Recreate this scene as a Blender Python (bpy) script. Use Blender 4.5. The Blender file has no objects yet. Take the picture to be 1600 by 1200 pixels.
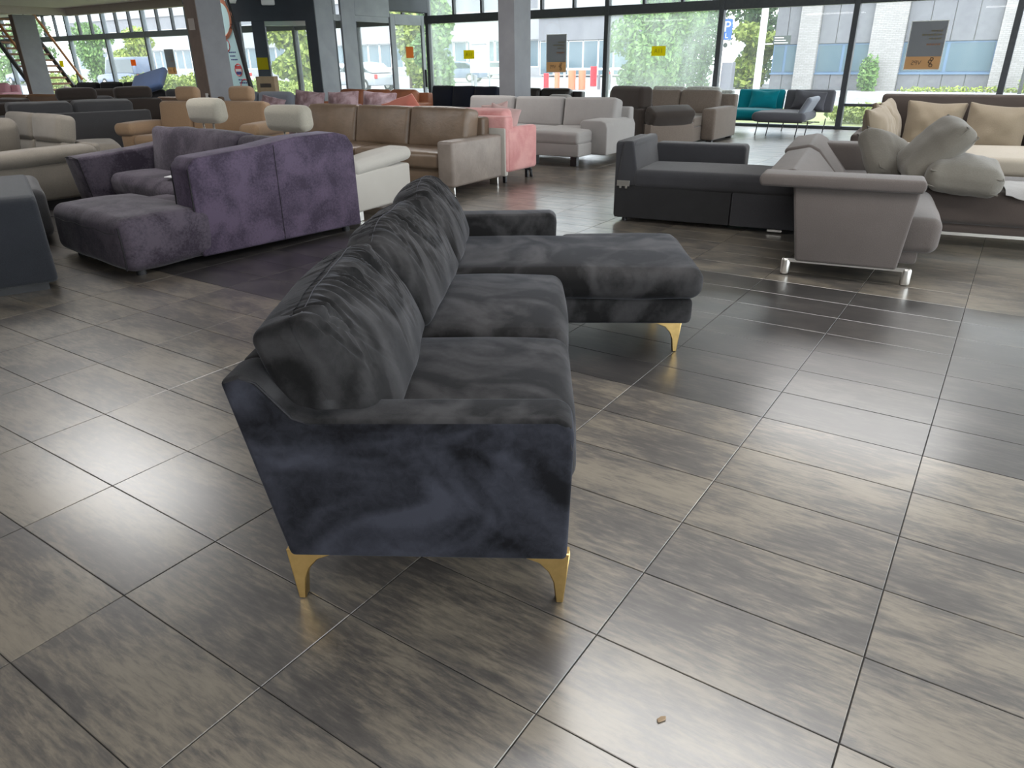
import bpy, bmesh, math, random
from math import sin, cos, pi, radians as R, sqrt, exp, floor
from mathutils import Vector, Matrix, noise, Euler

random.seed(7)
S = bpy.context.scene
C = S.collection

# ---------------------------------------------------------------- camera, sky, lamps, exposure
# world axes follow the building: +X along the glazed front, +Y towards it; camera stands at x=0, y=0
YAW, PITCH, ROLL, FOC, EYE = -0.594596, 0.423606, -0.0115495, 1116.54, 1.37769
_c, _s = cos(YAW), sin(YAW)
def _b(v): return Vector((v[0]*_c + v[1]*_s, -v[0]*_s + v[1]*_c, v[2]))
_f = _b((0, cos(PITCH), -sin(PITCH))); _r0 = Vector((1, 0, 0)); _u0 = Vector((0, sin(PITCH), cos(PITCH)))
_r = _b(cos(ROLL)*_r0 + sin(ROLL)*_u0); _u = _b(-sin(ROLL)*_r0 + cos(ROLL)*_u0)
cd = bpy.data.cameras.new('camera'); cam = bpy.data.objects.new('camera', cd); C.objects.link(cam)
cam.matrix_world = Matrix(((_r.x, _u.x, -_f.x, 0), (_r.y, _u.y, -_f.y, 0), (_r.z, _u.z, -_f.z, EYE), (0, 0, 0, 1)))
cd.sensor_width = 36; cd.lens = FOC/1600*36; cd.clip_start = .05; cd.clip_end = 600
S.camera = cam

w = bpy.data.worlds.new('overcast_sky'); S.world = w; w.use_nodes = True
bg = w.node_tree.nodes['Background']; bg.inputs[0].default_value = (.88, .945, 1, 1); bg.inputs[1].default_value = 4.0
S.view_settings.view_transform = 'Standard'; S.view_settings.look = 'None'
S.view_settings.exposure = 0.5; S.view_settings.gamma = 1; S.view_settings.use_curve_mapping = False
S.cycles.max_bounces = 8; S.cycles.diffuse_bounces = 5; S.cycles.transparent_max_bounces = 12
S.cycles.sample_clamp_indirect = 6; S.cycles.caustics_reflective = False; S.cycles.caustics_refractive = False

CEIL = 3.25
def portal(loc, rot, sx, sy):
    l = bpy.data.lights.new('window_portal', 'AREA'); l.shape = 'RECTANGLE'; l.size = sx; l.size_y = sy
    l.cycles.is_portal = True
    o = bpy.data.objects.new('window_portal', l); o.location = loc; o.rotation_euler = rot; C.objects.link(o)
portal((-16, 17.15, 1.65), (R(-90), 0, 0), 44, 3.3)
portal((5.45, 4, 1.65), (R(90), 0, R(90)), 26, 3.3)

LAMPS = [(x, y) for x in (-25, -16, -8, -1, 3.5) for y in (-3.5, 3.5, 9.5)]  # spots for the fill panels that lift the indoor light
LAMP_W = 58

# ---------------------------------------------------------------- materials
def new_mat(name):
    m = bpy.data.materials.new(name); m.use_nodes = True
    nt = m.node_tree; return m, nt, nt.nodes['Principled BSDF']
def N(nt, t, **k):
    n = nt.nodes.new(t)
    for a, b in k.items():
        if a.startswith('i_'): n.inputs[int(a[2:])].default_value = b
        else: setattr(n, a, b)
    return n
def c4(c): return (c[0], c[1], c[2], 1)
def L(nt, a, b): nt.links.new(a, b)
def ramp(nt, fac, stops):
    r = nt.nodes.new('ShaderNodeValToRGB'); e = r.color_ramp.elements
    while len(e) < len(stops): e.new(.5)
    for q, (p, c) in zip(e, stops): q.position = p; q.color = c4(c) if len(c) == 3 else c
    L(nt, fac, r.inputs[0]); return r
def texco(nt, sc=(1, 1, 1), kind='Object'):
    t = N(nt, 'ShaderNodeTexCoord'); m = N(nt, 'ShaderNodeMapping'); m.inputs['Scale'].default_value = sc
    L(nt, t.outputs[kind], m.inputs[0]); return m.outputs[0]
def noise_tex(nt, co, scale, detail=3, rough=.55, dist=0):
    n = N(nt, 'ShaderNodeTexNoise'); n.inputs['Scale'].default_value = scale; n.inputs['Detail'].default_value = detail
    n.inputs['Roughness'].default_value = rough; n.inputs['Distortion'].default_value = dist
    L(nt, co, n.inputs['Vector']); return n.outputs[0]
def bump(nt, p, h, strength=.3, dist=.01):
    b = N(nt, 'ShaderNodeBump'); b.inputs['Strength'].default_value = strength; b.inputs['Distance'].default_value = dist
    L(nt, h, b.inputs['Height']); L(nt, b.outputs[0], p.inputs['Normal']); return b
def film(name, c, t=.6):
    # printed sheet or film that lets daylight through
    m, nt, p = new_mat(name); nt.nodes.remove(p); d = N(nt, 'ShaderNodeBsdfDiffuse'); d.inputs[0].default_value = c4(c); tl = N(nt, 'ShaderNodeBsdfTranslucent'); tl.inputs[0].default_value = c4(c)
    mx = N(nt, 'ShaderNodeMixShader'); mx.inputs[0].default_value = t; L(nt, d.outputs[0], mx.inputs[1]); L(nt, tl.outputs[0], mx.inputs[2]); L(nt, mx.outputs[0], nt.nodes['Material Output'].inputs[0]); return m
def plain(name, c, rough=.6, metal=0, spec=.5):
    m, nt, p = new_mat(name); p.inputs['Base Color'].default_value = c4(c); p.inputs['Roughness'].default_value = rough
    p.inputs['Metallic'].default_value = metal; p.inputs['Specular IOR Level'].default_value = spec
    return m
def surf(name, c1, c2, scale=8, rough=.7, bstr=.15, bscale=60, metal=0):
    m, nt, p = new_mat(name); co = texco(nt)
    r = ramp(nt, noise_tex(nt, co, scale, 4), [(.3, c1), (.7, c2)]); L(nt, r.outputs[0], p.inputs['Base Color'])
    p.inputs['Roughness'].default_value = rough; p.inputs['Metallic'].default_value = metal
    if bstr: bump(nt, p, noise_tex(nt, co, bscale, 3), bstr, .004)
    return m
def fabric(name, c, var=.25, scale=260, rough=.95, weave=.5, sheen=.25):
    m, nt, p = new_mat(name); co = texco(nt)
    a = tuple(x*(1-var) for x in c); b = tuple(x*(1+var) for x in c)
    n1 = noise_tex(nt, co, scale, 2, .7); n2 = noise_tex(nt, co, 5, 3)
    mx = N(nt, 'ShaderNodeMath', operation='MULTIPLY_ADD'); L(nt, n2, mx.inputs[0]); mx.inputs[1].default_value = .35; L(nt, n1, mx.inputs[2])
    r = ramp(nt, mx.outputs[0], [(.42, a), (.92, b)]); L(nt, r.outputs[0], p.inputs['Base Color'])
    p.inputs['Roughness'].default_value = rough; p.inputs['Specular IOR Level'].default_value = .2
    p.inputs['Sheen Weight'].default_value = sheen; p.inputs['Sheen Roughness'].default_value = .5
    mx2 = N(nt, 'ShaderNodeMath', operation='MULTIPLY_ADD'); L(nt, n2, mx2.inputs[0]); mx2.inputs[1].default_value = 1.6; L(nt, n1, mx2.inputs[2])
    bump(nt, p, mx2.outputs[0], weave, .004)
    return m
def velvet(name, dark, light, scale=2.2, lo=.42, hi=.62, streak=1., sheen=.5, tint=(1, 1, 1), fine=.35, dist=1.4):
    # brushed pile: smeared patches where the nap lies the other way
    m, nt, p = new_mat(name); co = texco(nt, (1, 1, 1+streak))
    n1 = noise_tex(nt, co, scale, 2.5, .5, dist); n2 = noise_tex(nt, texco(nt, (9, 9, 9)), scale*1.5, 4, .65, .6)
    mx = N(nt, 'ShaderNodeMath', operation='MULTIPLY_ADD'); L(nt, n2, mx.inputs[0]); mx.inputs[1].default_value = fine; L(nt, n1, mx.inputs[2])
    r = ramp(nt, mx.outputs[0], [(lo+fine*.5, dark), (hi+fine*.5, light)]); L(nt, r.outputs[0], p.inputs['Base Color'])
    p.inputs['Roughness'].default_value = .8; p.inputs['Specular IOR Level'].default_value = .15
    p.inputs['Sheen Weight'].default_value = sheen; p.inputs['Sheen Roughness'].default_value = .35; p.inputs['Sheen Tint'].default_value = c4(tint)
    bump(nt, p, noise_tex(nt, co, 420, 2), .25, .002)
    return m
def leather(name, c, rough=.42):
    m, nt, p = new_mat(name); co = texco(nt)
    r = ramp(nt, noise_tex(nt, co, 4, 4), [(.3, tuple(x*.8 for x in c)), (.7, tuple(x*1.15 for x in c))]); L(nt, r.outputs[0], p.inputs['Base Color'])
    p.inputs['Roughness'].default_value = rough
    n1 = noise_tex(nt, co, 14, 5, .6, .8); n2 = noise_tex(nt, co, 220, 2)
    mx = N(nt, 'ShaderNodeMath', operation='MULTIPLY_ADD'); L(nt, n2, mx.inputs[0]); mx.inputs[1].default_value = .15; L(nt, n1, mx.inputs[2])
    bump(nt, p, mx.outputs[0], .35, .012)
    return m
def glass_mat(name, tint=(.975, .985, .985), haze=.03, hazec=(.9, .95, .95)):
    m, nt, p = new_mat(name); nt.nodes.remove(p); out = nt.nodes['Material Output']
    tr = N(nt, 'ShaderNodeBsdfTransparent'); tr.inputs[0].default_value = c4(tint)
    gl = N(nt, 'ShaderNodeBsdfGlossy'); gl.inputs['Roughness'].default_value = .02
    lw = N(nt, 'ShaderNodeLayerWeight'); lw.inputs[0].default_value = .5; pw = N(nt, 'ShaderNodeMath', operation='POWER'); L(nt, lw.outputs['Facing'], pw.inputs[0]); pw.inputs[1].default_value = 5
    fr = N(nt, 'ShaderNodeMath', operation='MULTIPLY_ADD'); L(nt, pw.outputs[0], fr.inputs[0]); fr.inputs[1].default_value = .7; fr.inputs[2].default_value = .025
    a = N(nt, 'ShaderNodeMixShader'); L(nt, fr.outputs[0], a.inputs[0]); L(nt, tr.outputs[0], a.inputs[1]); L(nt, gl.outputs[0], a.inputs[2])
    tl = N(nt, 'ShaderNodeBsdfTranslucent'); tl.inputs[0].default_value = c4(hazec)
    co = texco(nt, (1, 1, .35)); n = noise_tex(nt, co, 2.2, 5, .6)
    mm = N(nt, 'ShaderNodeMapRange'); L(nt, n, mm.inputs[0]); mm.inputs[1].default_value = .3; mm.inputs[2].default_value = .75
    mm.inputs[3].default_value = haze*.5; mm.inputs[4].default_value = haze*1.6
    bq = N(nt, 'ShaderNodeMixShader'); L(nt, mm.outputs[0], bq.inputs[0]); L(nt, a.outputs[0], bq.inputs[1]); L(nt, tl.outputs[0], bq.inputs[2])
    L(nt, bq.outputs[0], out.inputs[0]); return m

TX0, TY0, TU, TV = -1.23067, .71638, .6, .3       # tile grid
def tile_mat():
    m, nt, p = new_mat('floor_tile')
    g = N(nt, 'ShaderNodeNewGeometry'); sp = N(nt, 'ShaderNodeSeparateXYZ'); L(nt, g.outputs['Position'], sp.inputs[0])
    def idx(o, off, size):
        a = N(nt, 'ShaderNodeMath', operation='SUBTRACT'); L(nt, o, a.inputs[0]); a.inputs[1].default_value = off
        d = N(nt, 'ShaderNodeMath', operation='DIVIDE'); L(nt, a.outputs[0], d.inputs[0]); d.inputs[1].default_value = size
        f = N(nt, 'ShaderNodeMath', operation='FLOOR'); L(nt, d.outputs[0], f.inputs[0]); return f.outputs[0]
    iu = idx(sp.outputs[0], TX0, TU); iv = idx(sp.outputs[1], TY0, TV)
    cb = N(nt, 'ShaderNodeCombineXYZ'); L(nt, iu, cb.inputs[0]); L(nt, iv, cb.inputs[1])
    wn = N(nt, 'ShaderNodeTexWhiteNoise', noise_dimensions='2D'); L(nt, cb.outputs[0], wn.inputs['Vector'])
    sc = N(nt, 'ShaderNodeVectorMath', operation='MULTIPLY'); L(nt, wn.outputs['Color'], sc.inputs[0]); sc.inputs[1].default_value = (40, 40, 40)
    ad = N(nt, 'ShaderNodeVectorMath', operation='ADD'); L(nt, g.outputs['Position'], ad.inputs[0]); L(nt, sc.outputs[0], ad.inputs[1])
    def st(scale, v, det, ro):
        mp = N(nt, 'ShaderNodeVectorMath', operation='MULTIPLY'); L(nt, ad.outputs[0], mp.inputs[0]); mp.inputs[1].default_value = v
        return noise_tex(nt, mp.outputs[0], scale, det, ro, .3)
    big = st(1., (2.2, 5.0, 1), 4, .62); fine = st(1., (11, 62, 1), 6, .72)
    m1 = N(nt, 'ShaderNodeMath', operation='MULTIPLY_ADD'); L(nt, fine, m1.inputs[0]); m1.inputs[1].default_value = .85; L(nt, big, m1.inputs[2])
    m2 = N(nt, 'ShaderNodeMath', operation='MULTIPLY_ADD'); L(nt, wn.outputs['Value'], m2.inputs[0]); m2.inputs[1].default_value = .07; L(nt, m1.outputs[0], m2.inputs[2])
    m3 = N(nt, 'ShaderNodeMath', operation='MULTIPLY'); L(nt, m2.outputs[0], m3.inputs[0]); m3.inputs[1].default_value = .58
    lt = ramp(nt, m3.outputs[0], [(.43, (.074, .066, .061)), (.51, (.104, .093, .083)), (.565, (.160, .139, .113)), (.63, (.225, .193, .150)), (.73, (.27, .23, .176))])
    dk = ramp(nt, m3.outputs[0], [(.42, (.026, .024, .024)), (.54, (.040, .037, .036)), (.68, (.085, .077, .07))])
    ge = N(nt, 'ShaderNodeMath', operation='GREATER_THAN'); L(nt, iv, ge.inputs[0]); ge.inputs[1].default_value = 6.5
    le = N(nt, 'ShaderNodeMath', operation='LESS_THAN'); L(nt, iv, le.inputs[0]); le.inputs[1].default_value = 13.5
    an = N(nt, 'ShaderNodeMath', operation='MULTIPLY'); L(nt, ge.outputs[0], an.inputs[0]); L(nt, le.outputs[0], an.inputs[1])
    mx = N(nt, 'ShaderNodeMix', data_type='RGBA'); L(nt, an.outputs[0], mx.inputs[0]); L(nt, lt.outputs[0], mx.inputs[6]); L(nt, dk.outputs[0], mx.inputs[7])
    L(nt, mx.outputs[2], p.inputs['Base Color'])
    rr = N(nt, 'ShaderNodeMapRange'); L(nt, fine, rr.inputs[0]); rr.inputs[3].default_value = .3; rr.inputs[4].default_value = .42; p.inputs['Coat Weight'].default_value = .8; p.inputs['Coat Roughness'].default_value = .22
    L(nt, rr.outputs[0], p.inputs['Roughness']); p.inputs['Specular IOR Level'].default_value = 1.0
    bump(nt, p, fine, .02, .001); return m
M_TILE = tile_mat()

MT = dict(
 grout=plain('grout', (.045, .042, .04), .9), mullion=surf('mullion_paint', (.05, .055, .065), (.065, .07, .08), 20, .45, .05),
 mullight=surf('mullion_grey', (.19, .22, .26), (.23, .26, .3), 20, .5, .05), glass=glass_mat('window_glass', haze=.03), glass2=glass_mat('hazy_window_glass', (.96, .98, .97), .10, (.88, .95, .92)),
 wall=surf('wall_paint', (.5, .49, .47), (.56, .55, .53), 3, .8, .1), ceil=surf('ceiling_panel', (.78, .765, .76), (.83, .815, .81), 30, .9, .2, 200),
 bulk=surf('bulkhead_paint', (.56, .51, .47), (.6, .55, .51), 4, .8, .1),
 colgrey=surf('column_paint', (.24, .245, .265), (.29, .295, .315), 3, .55, .1), colbrown=surf('column_wood', (.2, .155, .13), (.26, .2, .17), 5, .6, .1),
 vestgrey=surf('vestibule_grey', (.27, .29, .325), (.33, .35, .385), 3, .45, .05), vestdark=surf('vestibule_dark', (.025, .03, .04), (.035, .042, .055), 3, .45, .05),
 gold=surf('brass', (.62, .42, .16), (.72, .5, .2), 30, .34, .05, 200, 1), chrome=plain('brushed_steel', (.72, .7, .66), .28, 1), rubber=plain('black_rubber', (.02, .02, .02), .8),
 black=plain('black_metal', (.015, .015, .017), .45), white=plain('white_plastic', (.8, .8, .8), .5), paper=plain('paper', (.86, .87, .88), .8),
)

# ---------------------------------------------------------------- mesh helpers
def tag(o, label=None, cat=None, group=None, kind=None):
    for k, v in (('label', label), ('category', cat), ('group', group), ('kind', kind)):
        if v: o[k] = v
    return o
def thing(name, loc=(0, 0, 0), rz=0, label=None, cat=None, group=None, kind=None):
    o = bpy.data.objects.new(name, None); C.objects.link(o); o.location = loc; o.rotation_euler = (0, 0, R(rz)); o.empty_display_size = .1
    return tag(o, label, cat, group, kind)
def mk(name, bm, mat, parent=None, loc=(0, 0, 0), rot=(0, 0, 0), sharp=38, label=None):
    me = bpy.data.meshes.new(name)
    bm.normal_update()
    a = R(sharp)
    for f in bm.faces: f.smooth = True
    for e in bm.edges:
        if len(e.link_faces) == 2 and e.calc_face_angle(0) > a: e.smooth = False
    bm.to_mesh(me); bm.free()
    for m in (mat if isinstance(mat, (list, tuple)) else [mat]): me.materials.append(MT[m] if isinstance(m, str) else m)
    o = bpy.data.objects.new(name, me); C.objects.link(o); o.parent = parent; o.location = loc; o.rotation_euler = [R(x) for x in rot]
    if label: o['label'] = label
    return o
def add_box(bm, x0, x1, y0, y1, z0, z1, mi=0):
    v = [bm.verts.new((x, y, z)) for z in (z0, z1) for y in (y0, y1) for x in (x0, x1)]
    for q in ((0, 2, 3, 1), (4, 5, 7, 6), (0, 1, 5, 4), (2, 6, 7, 3), (0, 4, 6, 2), (1, 3, 7, 5)):
        f = bm.faces.new([v[i] for i in q]); f.material_index = mi
    return v
def box(name, mat, parent, x, y, z, bev=0, seg=2, label=None, rot=(0, 0, 0)):
    cx, cy, cz = [(q[0]+q[1])/2 for q in (x, y, z)]; bm = bmesh.new()
    add_box(bm, x[0]-cx, x[1]-cx, y[0]-cy, y[1]-cy, z[0]-cz, z[1]-cz)
    if bev: bmesh.ops.bevel(bm, geom=bm.edges[:], offset=bev, segments=seg, profile=.5, affect='EDGES')
    return mk(name, bm, mat, parent, (cx, cy, cz), rot, label=label)
def axis_list(h, r, n):
    if r <= 0: return [-h+2*h*i/n for i in range(n+1)]
    inn = h-r; k = 4
    cr = [r*math.tan(R(45)*i/k) for i in range(1, k+1)]
    mid = [-inn+2*inn*i/n for i in range(n+1)]
    return [-inn-q for q in reversed(cr)]+mid+[inn+q for q in cr]
def rbox(bm, sx, sy, sz, r, n=(6, 6, 4), puff=(0, 0, 0), fn=None, off=(0, 0, 0), saddle=0):
    """rounded box with swollen faces, centred on the origin"""
    hx, hy, hz = sx/2, sy/2, sz/2; r = min(r, hx*.98, hy*.98, hz*.98)
    ax = [axis_list(h, r, k) for h, k in zip((hx, hy, hz), n)]
    H = (hx, hy, hz); cnt = [len(a)-1 for a in ax]; vid = {}
    def P(i, j, k):
        key = (i, j, k)
        if key in vid: return vid[key]
        p = [ax[0][i], ax[1][j], ax[2][k]]
        q = [max(-(h-r), min(h-r, t)) for t, h in zip(p, H)]
        d = Vector([a-b for a, b in zip(p, q)]); ln = d.length
        if ln > 1e-9: d = d/ln*r
        c = [a+b for a, b in zip(q, d)]
        nn = [a/h for a, h in zip(c, H)]
        o = list(c)
        for a in range(3):
            if puff[a]:
                b1, b2 = [t for t in range(3) if t != a]
                wv = max(0, 1-nn[b1]**2)*max(0, 1-nn[b2]**2)
                o[a] += puff[a]*nn[a]*wv**.7
        v = Vector(o)
        if fn: v = fn(v, Vector(nn))
        vid[key] = bm.verts.new(v+Vector(off)); return vid[key]
    def quad(a, b, c, d):
        try: bm.faces.new((a, b, c, d))
        except ValueError: pass
    I, J, K = cnt
    for i in range(I):
        for j in range(J):
            quad(P(i, j, 0), P(i, j+1, 0), P(i+1, j+1, 0), P(i+1, j, 0)); quad(P(i, j, K), P(i+1, j, K), P(i+1, j+1, K), P(i, j+1, K))
    for i in range(I):
        for k in range(K):
            quad(P(i, 0, k), P(i+1, 0, k), P(i+1, 0, k+1), P(i, 0, k+1)); quad(P(i, J, k), P(i, J, k+1), P(i+1, J, k+1), P(i+1, J, k))
    for j in range(J):
        for k in range(K):
            quad(P(0, j, k), P(0, j, k+1), P(0, j+1, k+1), P(0, j+1, k)); quad(P(I, j, k), P(I, j+1, k), P(I, j+1, k+1), P(I, j, k+1))
def lumps(seed, amp, sc=3.):
    o = Vector((seed*3.7, seed*1.3, seed*2.1))
    def f(v, nn):
        return v+Vector((noise.noise(v*sc+o), noise.noise(v*sc+o+Vector((9, 0, 0))), noise.noise(v*sc+o+Vector((0, 9, 0)))))*amp
    return f
def pad(name, mat, parent, x, y, z, r=.05, puff=(0, 0, .02), rot=(0, 0, 0), n=(6, 6, 4), lump=.006, seed=None, fn=None, label=None):
    """upholstered block filling the given extents"""
    cx, cy, cz = [(q[0]+q[1])/2 for q in (x, y, z)]; bm = bmesh.new()
    if fn is None and lump: fn = lumps(seed if seed is not None else random.random()*50, lump)
    rbox(bm, x[1]-x[0], y[1]-y[0], z[1]-z[0], r, n, puff, fn)
    return mk(name, bm, mat, parent, (cx, cy, cz), rot, sharp=60, label=label)
def prism(name, mat, parent, pts, x0, x1, bev=.02, seg=3, axis='x', label=None, loc=(0, 0, 0), rot=(0, 0, 0)):
    """polygon extruded; pts are (y,z) for axis x, (x,z) for axis y, (x,y) for axis z"""
    bm = bmesh.new()
    def pt(a, b, t): return {'x': (t, a, b), 'y': (a, t, b), 'z': (a, b, t)}[axis]
    v0 = [bm.verts.new(pt(a, b, x0)) for a, b in pts]; v1 = [bm.verts.new(pt(a, b, x1)) for a, b in pts]
    bm.faces.new(v0); bm.faces.new(v1[::-1]); k = len(pts)
    for i in range(k): bm.faces.new((v0[i], v1[i], v1[(i+1) % k], v0[(i+1) % k]))
    bmesh.ops.recalc_face_normals(bm, faces=bm.faces[:])
    if bev:
        es = [e for e in bm.edges if e.calc_face_angle(0) > R(25)]
        bmesh.ops.bevel(bm, geom=es, offset=bev, segments=seg, profile=.5, affect='EDGES', clamp_overlap=True)
    return mk(name, bm, mat, parent, loc, rot, label=label)
def tube_bm(bm, pts, r, seg=6, closed=False):
    pts = [Vector(p) for p in pts]; n = len(pts); rings = []
    for i, p in enumerate(pts):
        a = pts[i-1] if (i > 0 or closed) else pts[i]; b = pts[(i+1) % n] if (i < n-1 or closed) else pts[i]
        t = (b-a).normalized(); up = Vector((0, 0, 1)) if abs(t.z) < .9 else Vector((1, 0, 0))
        u = t.cross(up).normalized(); v = t.cross(u)
        rr = r[i] if isinstance(r, (list, tuple)) else r
        rings.append([bm.verts.new(p+(u*cos(2*pi*k/seg)+v*sin(2*pi*k/seg))*rr) for k in range(seg)])
    m = n if closed else n-1
    for i in range(m):
        a, b = rings[i], rings[(i+1) % n]
        for k in range(seg): bm.faces.new((a[k], a[(k+1) % seg], b[(k+1) % seg], b[k]))
    if not closed: bm.faces.new(rings[0][::-1]); bm.faces.new(rings[-1])
def tube(name, mat, parent, pts, r, seg=6, closed=False, label=None):
    bm = bmesh.new(); tube_bm(bm, pts, r, seg, closed); bmesh.ops.recalc_face_normals(bm, faces=bm.faces[:])
    return mk(name, bm, mat, parent, label=label)
def cyl(name, mat, parent, c, r, z0, z1, seg=16, r2=None, label=None):
    return tube(name, mat, parent, [(c[0], c[1], z0), (c[0], c[1], z1)], [r, r2 if r2 else r], seg, label=label)
def copy_tree(o, parent=None):
    c = o.copy(); C.objects.link(c); c.parent = parent
    for ch in list(o.children): copy_tree(ch, c)
    return c
def text(name, body, mat, parent, size, loc, rot, ext=.001, align='CENTER'):
    cu = bpy.data.curves.new(name, 'FONT'); cu.body = body; cu.size = size; cu.extrude = ext; cu.align_x = align; cu.align_y = 'CENTER'
    t = bpy.data.objects.new(name, cu); C.objects.link(t); bpy.context.view_layer.update()
    me = bpy.data.meshes.new_from_object(t.evaluated_get(bpy.context.evaluated_depsgraph_get())); bpy.data.objects.remove(t); me.name = name
    t = bpy.data.objects.new(name, me); C.objects.link(t); t.parent = parent; t.location = loc; t.rotation_euler = [R(a) for a in rot]
    me.materials.clear(); me.materials.append(MT[mat] if isinstance(mat, str) else mat); return t
def pillow_fn(seed, pinch=.12, sag=.01):
    """scatter cushion: corners pulled out into ears, middles of the edges drawn in"""
    o = Vector((seed*2.3, seed*5.1, seed))
    def f(v, nn):
        a, b = abs(nn.x), abs(nn.z)
        k = 1-pinch*(max(0, a-.2)**2*(1-b*b)) ; q = 1-pinch*(max(0, b-.2)**2*(1-a*a))
        e = max(a, b)
        t = (1-e**3)*.85+.15
        return Vector((v.x*k, v.y*t, v.z*q))+Vector((0, 1, 0))*noise.noise(v*9+o)*.012*t*2+Vector((noise.noise(v*5+o), 0, noise.noise(v*5+o+Vector((7, 7, 7)))))*.012
    return f
def pillow(name, mat, parent, c, w, h, th, rot, seed=1, n=(16, 5, 16), label=None, cat=None, group=None, pinch=.14, ears=True):
    bm = bmesh.new(); rbox(bm, w, th, h, th*.3 if not ears else .02, n, (0, th*.12, 0), pillow_fn(seed, pinch))
    o = mk(name, bm, mat, parent, c, rot, sharp=80, label=label); return tag(o, None, cat, group)
# ---------------------------------------------------------------- setting
U0, U1, V0, V1 = -44, 5.6, -8.5, 17.2
floor_o = box('floor', 'grout', None, (U0, U1), (V0, V1+.1), (-.2, -.003)); floor_o['kind'] = 'structure'
def in_view(x, y):
    d = Vector((x, y, -EYE)); z = d.dot(_f)
    if z < .2: return None
    px = 800+FOC*d.dot(_r)/z; py = 600-FOC*d.dot(_u)/z
    return -60 < px < 1660 and 60 < py < 1290
tiles = []
for i in range(-72, 12):
    for j in range(-10, 56):
        x, y = TX0+(i+.5)*TU, TY0+(j+.5)*TV
        if U0+.3 < x < U1-.3 and y < V1-.1 and ((-20 < x and -2 < y) or any(in_view(x+a, y+b) for a in (-.3, 0, .3) for b in (-.15, .15))): tiles.append(((0 if any(in_view(x+a, y+b) for a in (-.3, 0, .3) for b in (-.15, .15)) else 1000)+x*x+y*y, x, y))
tiles.sort()
def tile_data(cx, cy):
    a, b, g, ch = TU/2-.0016, TV/2-.0016, -.008, .0014
    v = [(cx-a, cy-b, g), (cx+a, cy-b, g), (cx+a, cy+b, g), (cx-a, cy+b, g), (cx-a, cy-b, -ch), (cx+a, cy-b, -ch), (cx+a, cy+b, -ch), (cx-a, cy+b, -ch),
         (cx-a+ch, cy-b+ch, 0), (cx+a-ch, cy-b+ch, 0), (cx+a-ch, cy+b-ch, 0), (cx-a+ch, cy+b-ch, 0)]
    f = [(8, 9, 10, 11)]+[(k, (k+1) % 4, (k+1) % 4+4, k+4) for k in range(4)]+[(k+4, (k+1) % 4+4, (k+1) % 4+8, k+8) for k in range(4)]
    return v, f
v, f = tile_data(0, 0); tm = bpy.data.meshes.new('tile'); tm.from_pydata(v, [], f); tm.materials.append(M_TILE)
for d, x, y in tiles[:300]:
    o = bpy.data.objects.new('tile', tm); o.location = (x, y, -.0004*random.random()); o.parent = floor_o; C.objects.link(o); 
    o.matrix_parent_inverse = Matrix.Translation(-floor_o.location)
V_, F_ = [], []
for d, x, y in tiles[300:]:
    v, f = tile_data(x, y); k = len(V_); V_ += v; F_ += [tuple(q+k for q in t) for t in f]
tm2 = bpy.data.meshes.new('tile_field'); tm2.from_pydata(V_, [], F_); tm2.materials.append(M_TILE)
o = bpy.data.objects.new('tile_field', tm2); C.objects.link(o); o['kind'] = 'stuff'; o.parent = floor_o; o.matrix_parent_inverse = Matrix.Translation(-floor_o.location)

def struct(o): o['kind'] = 'structure'; return o
ceil_o = struct(box('ceiling', 'ceil', None, (U0, U1), (V0, 14.95), (CEIL, CEIL+.15)))
struct(box('trim_1', 'bulk', None, (-28.9, U1), (14.75, 14.95), (3.02, CEIL)))
struct(box('trim_2', 'bulk', None, (-28.9, -28.7), (3.0, 14.75), (3.02, CEIL)))
struct(box('ceiling', 'ceil', None, (U0, U1), (14.95, V1+.1), (3.42, 3.55)))
struct(box('wall_left', 'wall', None, (U0-.2, U0), (V0, V1+.1), (-.2, 3.5)))
struct(box('wall_back', 'wall', None, (U0-.2, U1+.2), (V0-.2, V0), (-.2, 3.5)))

# glazed front: one bay between each pair of mullions
def glazing(n, x0, x1, y, mat, glass='glass', low=False, fins=True, axis='x'):
    r = thing('window_%d' % n, ((x0+x1)/2, y, 0), 0, kind='structure'); hw = (x1-x0)/2
    box('mullion', mat, r, (-hw-.055, -hw+.055), (-.09, .08), (0, 3.42), .008, 1)
    box('transom', mat, r, (-hw+.055, hw-.055), (-.08, .07), (2.36, 2.56), .008, 1)
    box('sill', mat, r, (-hw+.055, hw-.055), (-.07, .07), (0, .06), .005, 1)
    box('head_rail', mat, r, (-hw+.055, hw-.055), (-.06, .06), (3.34, 3.42), .005, 1)
    if low: box('low_rail', mat, r, (-hw+.055, hw-.055), (-.04, .04), (.455, .51), .005, 1)
    box('pane', glass, r, (-hw+.055, hw-.055), (.01, .016), (.06, 2.36))
    for k in range(3):
        a = -hw+(2*hw)*k/3; b = -hw+(2*hw)*(k+1)/3
        box('upper_pane', glass, r, (a+.03, b-.03), (.01, .016), (2.56, 3.34))
        if k and fins: box('fin', 'mullion', r, (a-.03, a+.03), (-.07, .05), (2.56, 3.34), .005, 1)
    return r
MU = [3.2-2.757*k-.9 for k in range(-1, 17)]
MU = [5.06, 2.30, -.45, -3.2, -5.95, -8.74, -11.5, -14.3, -17.05, -19.8, -22.55, -25.3, -28.05, -30.8, -33.6, -36.4, -39.2, -42.0, -44.6]
for k in range(len(MU)-1):
    x1, x0 = MU[k], MU[k+1]
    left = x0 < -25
    glazing(k+1, x0, x1, V1, 'mullight' if left else 'mullion', 'glass2' if k in (4, 6) else 'glass', low=(k in (2, 1)), fins=True)
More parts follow.
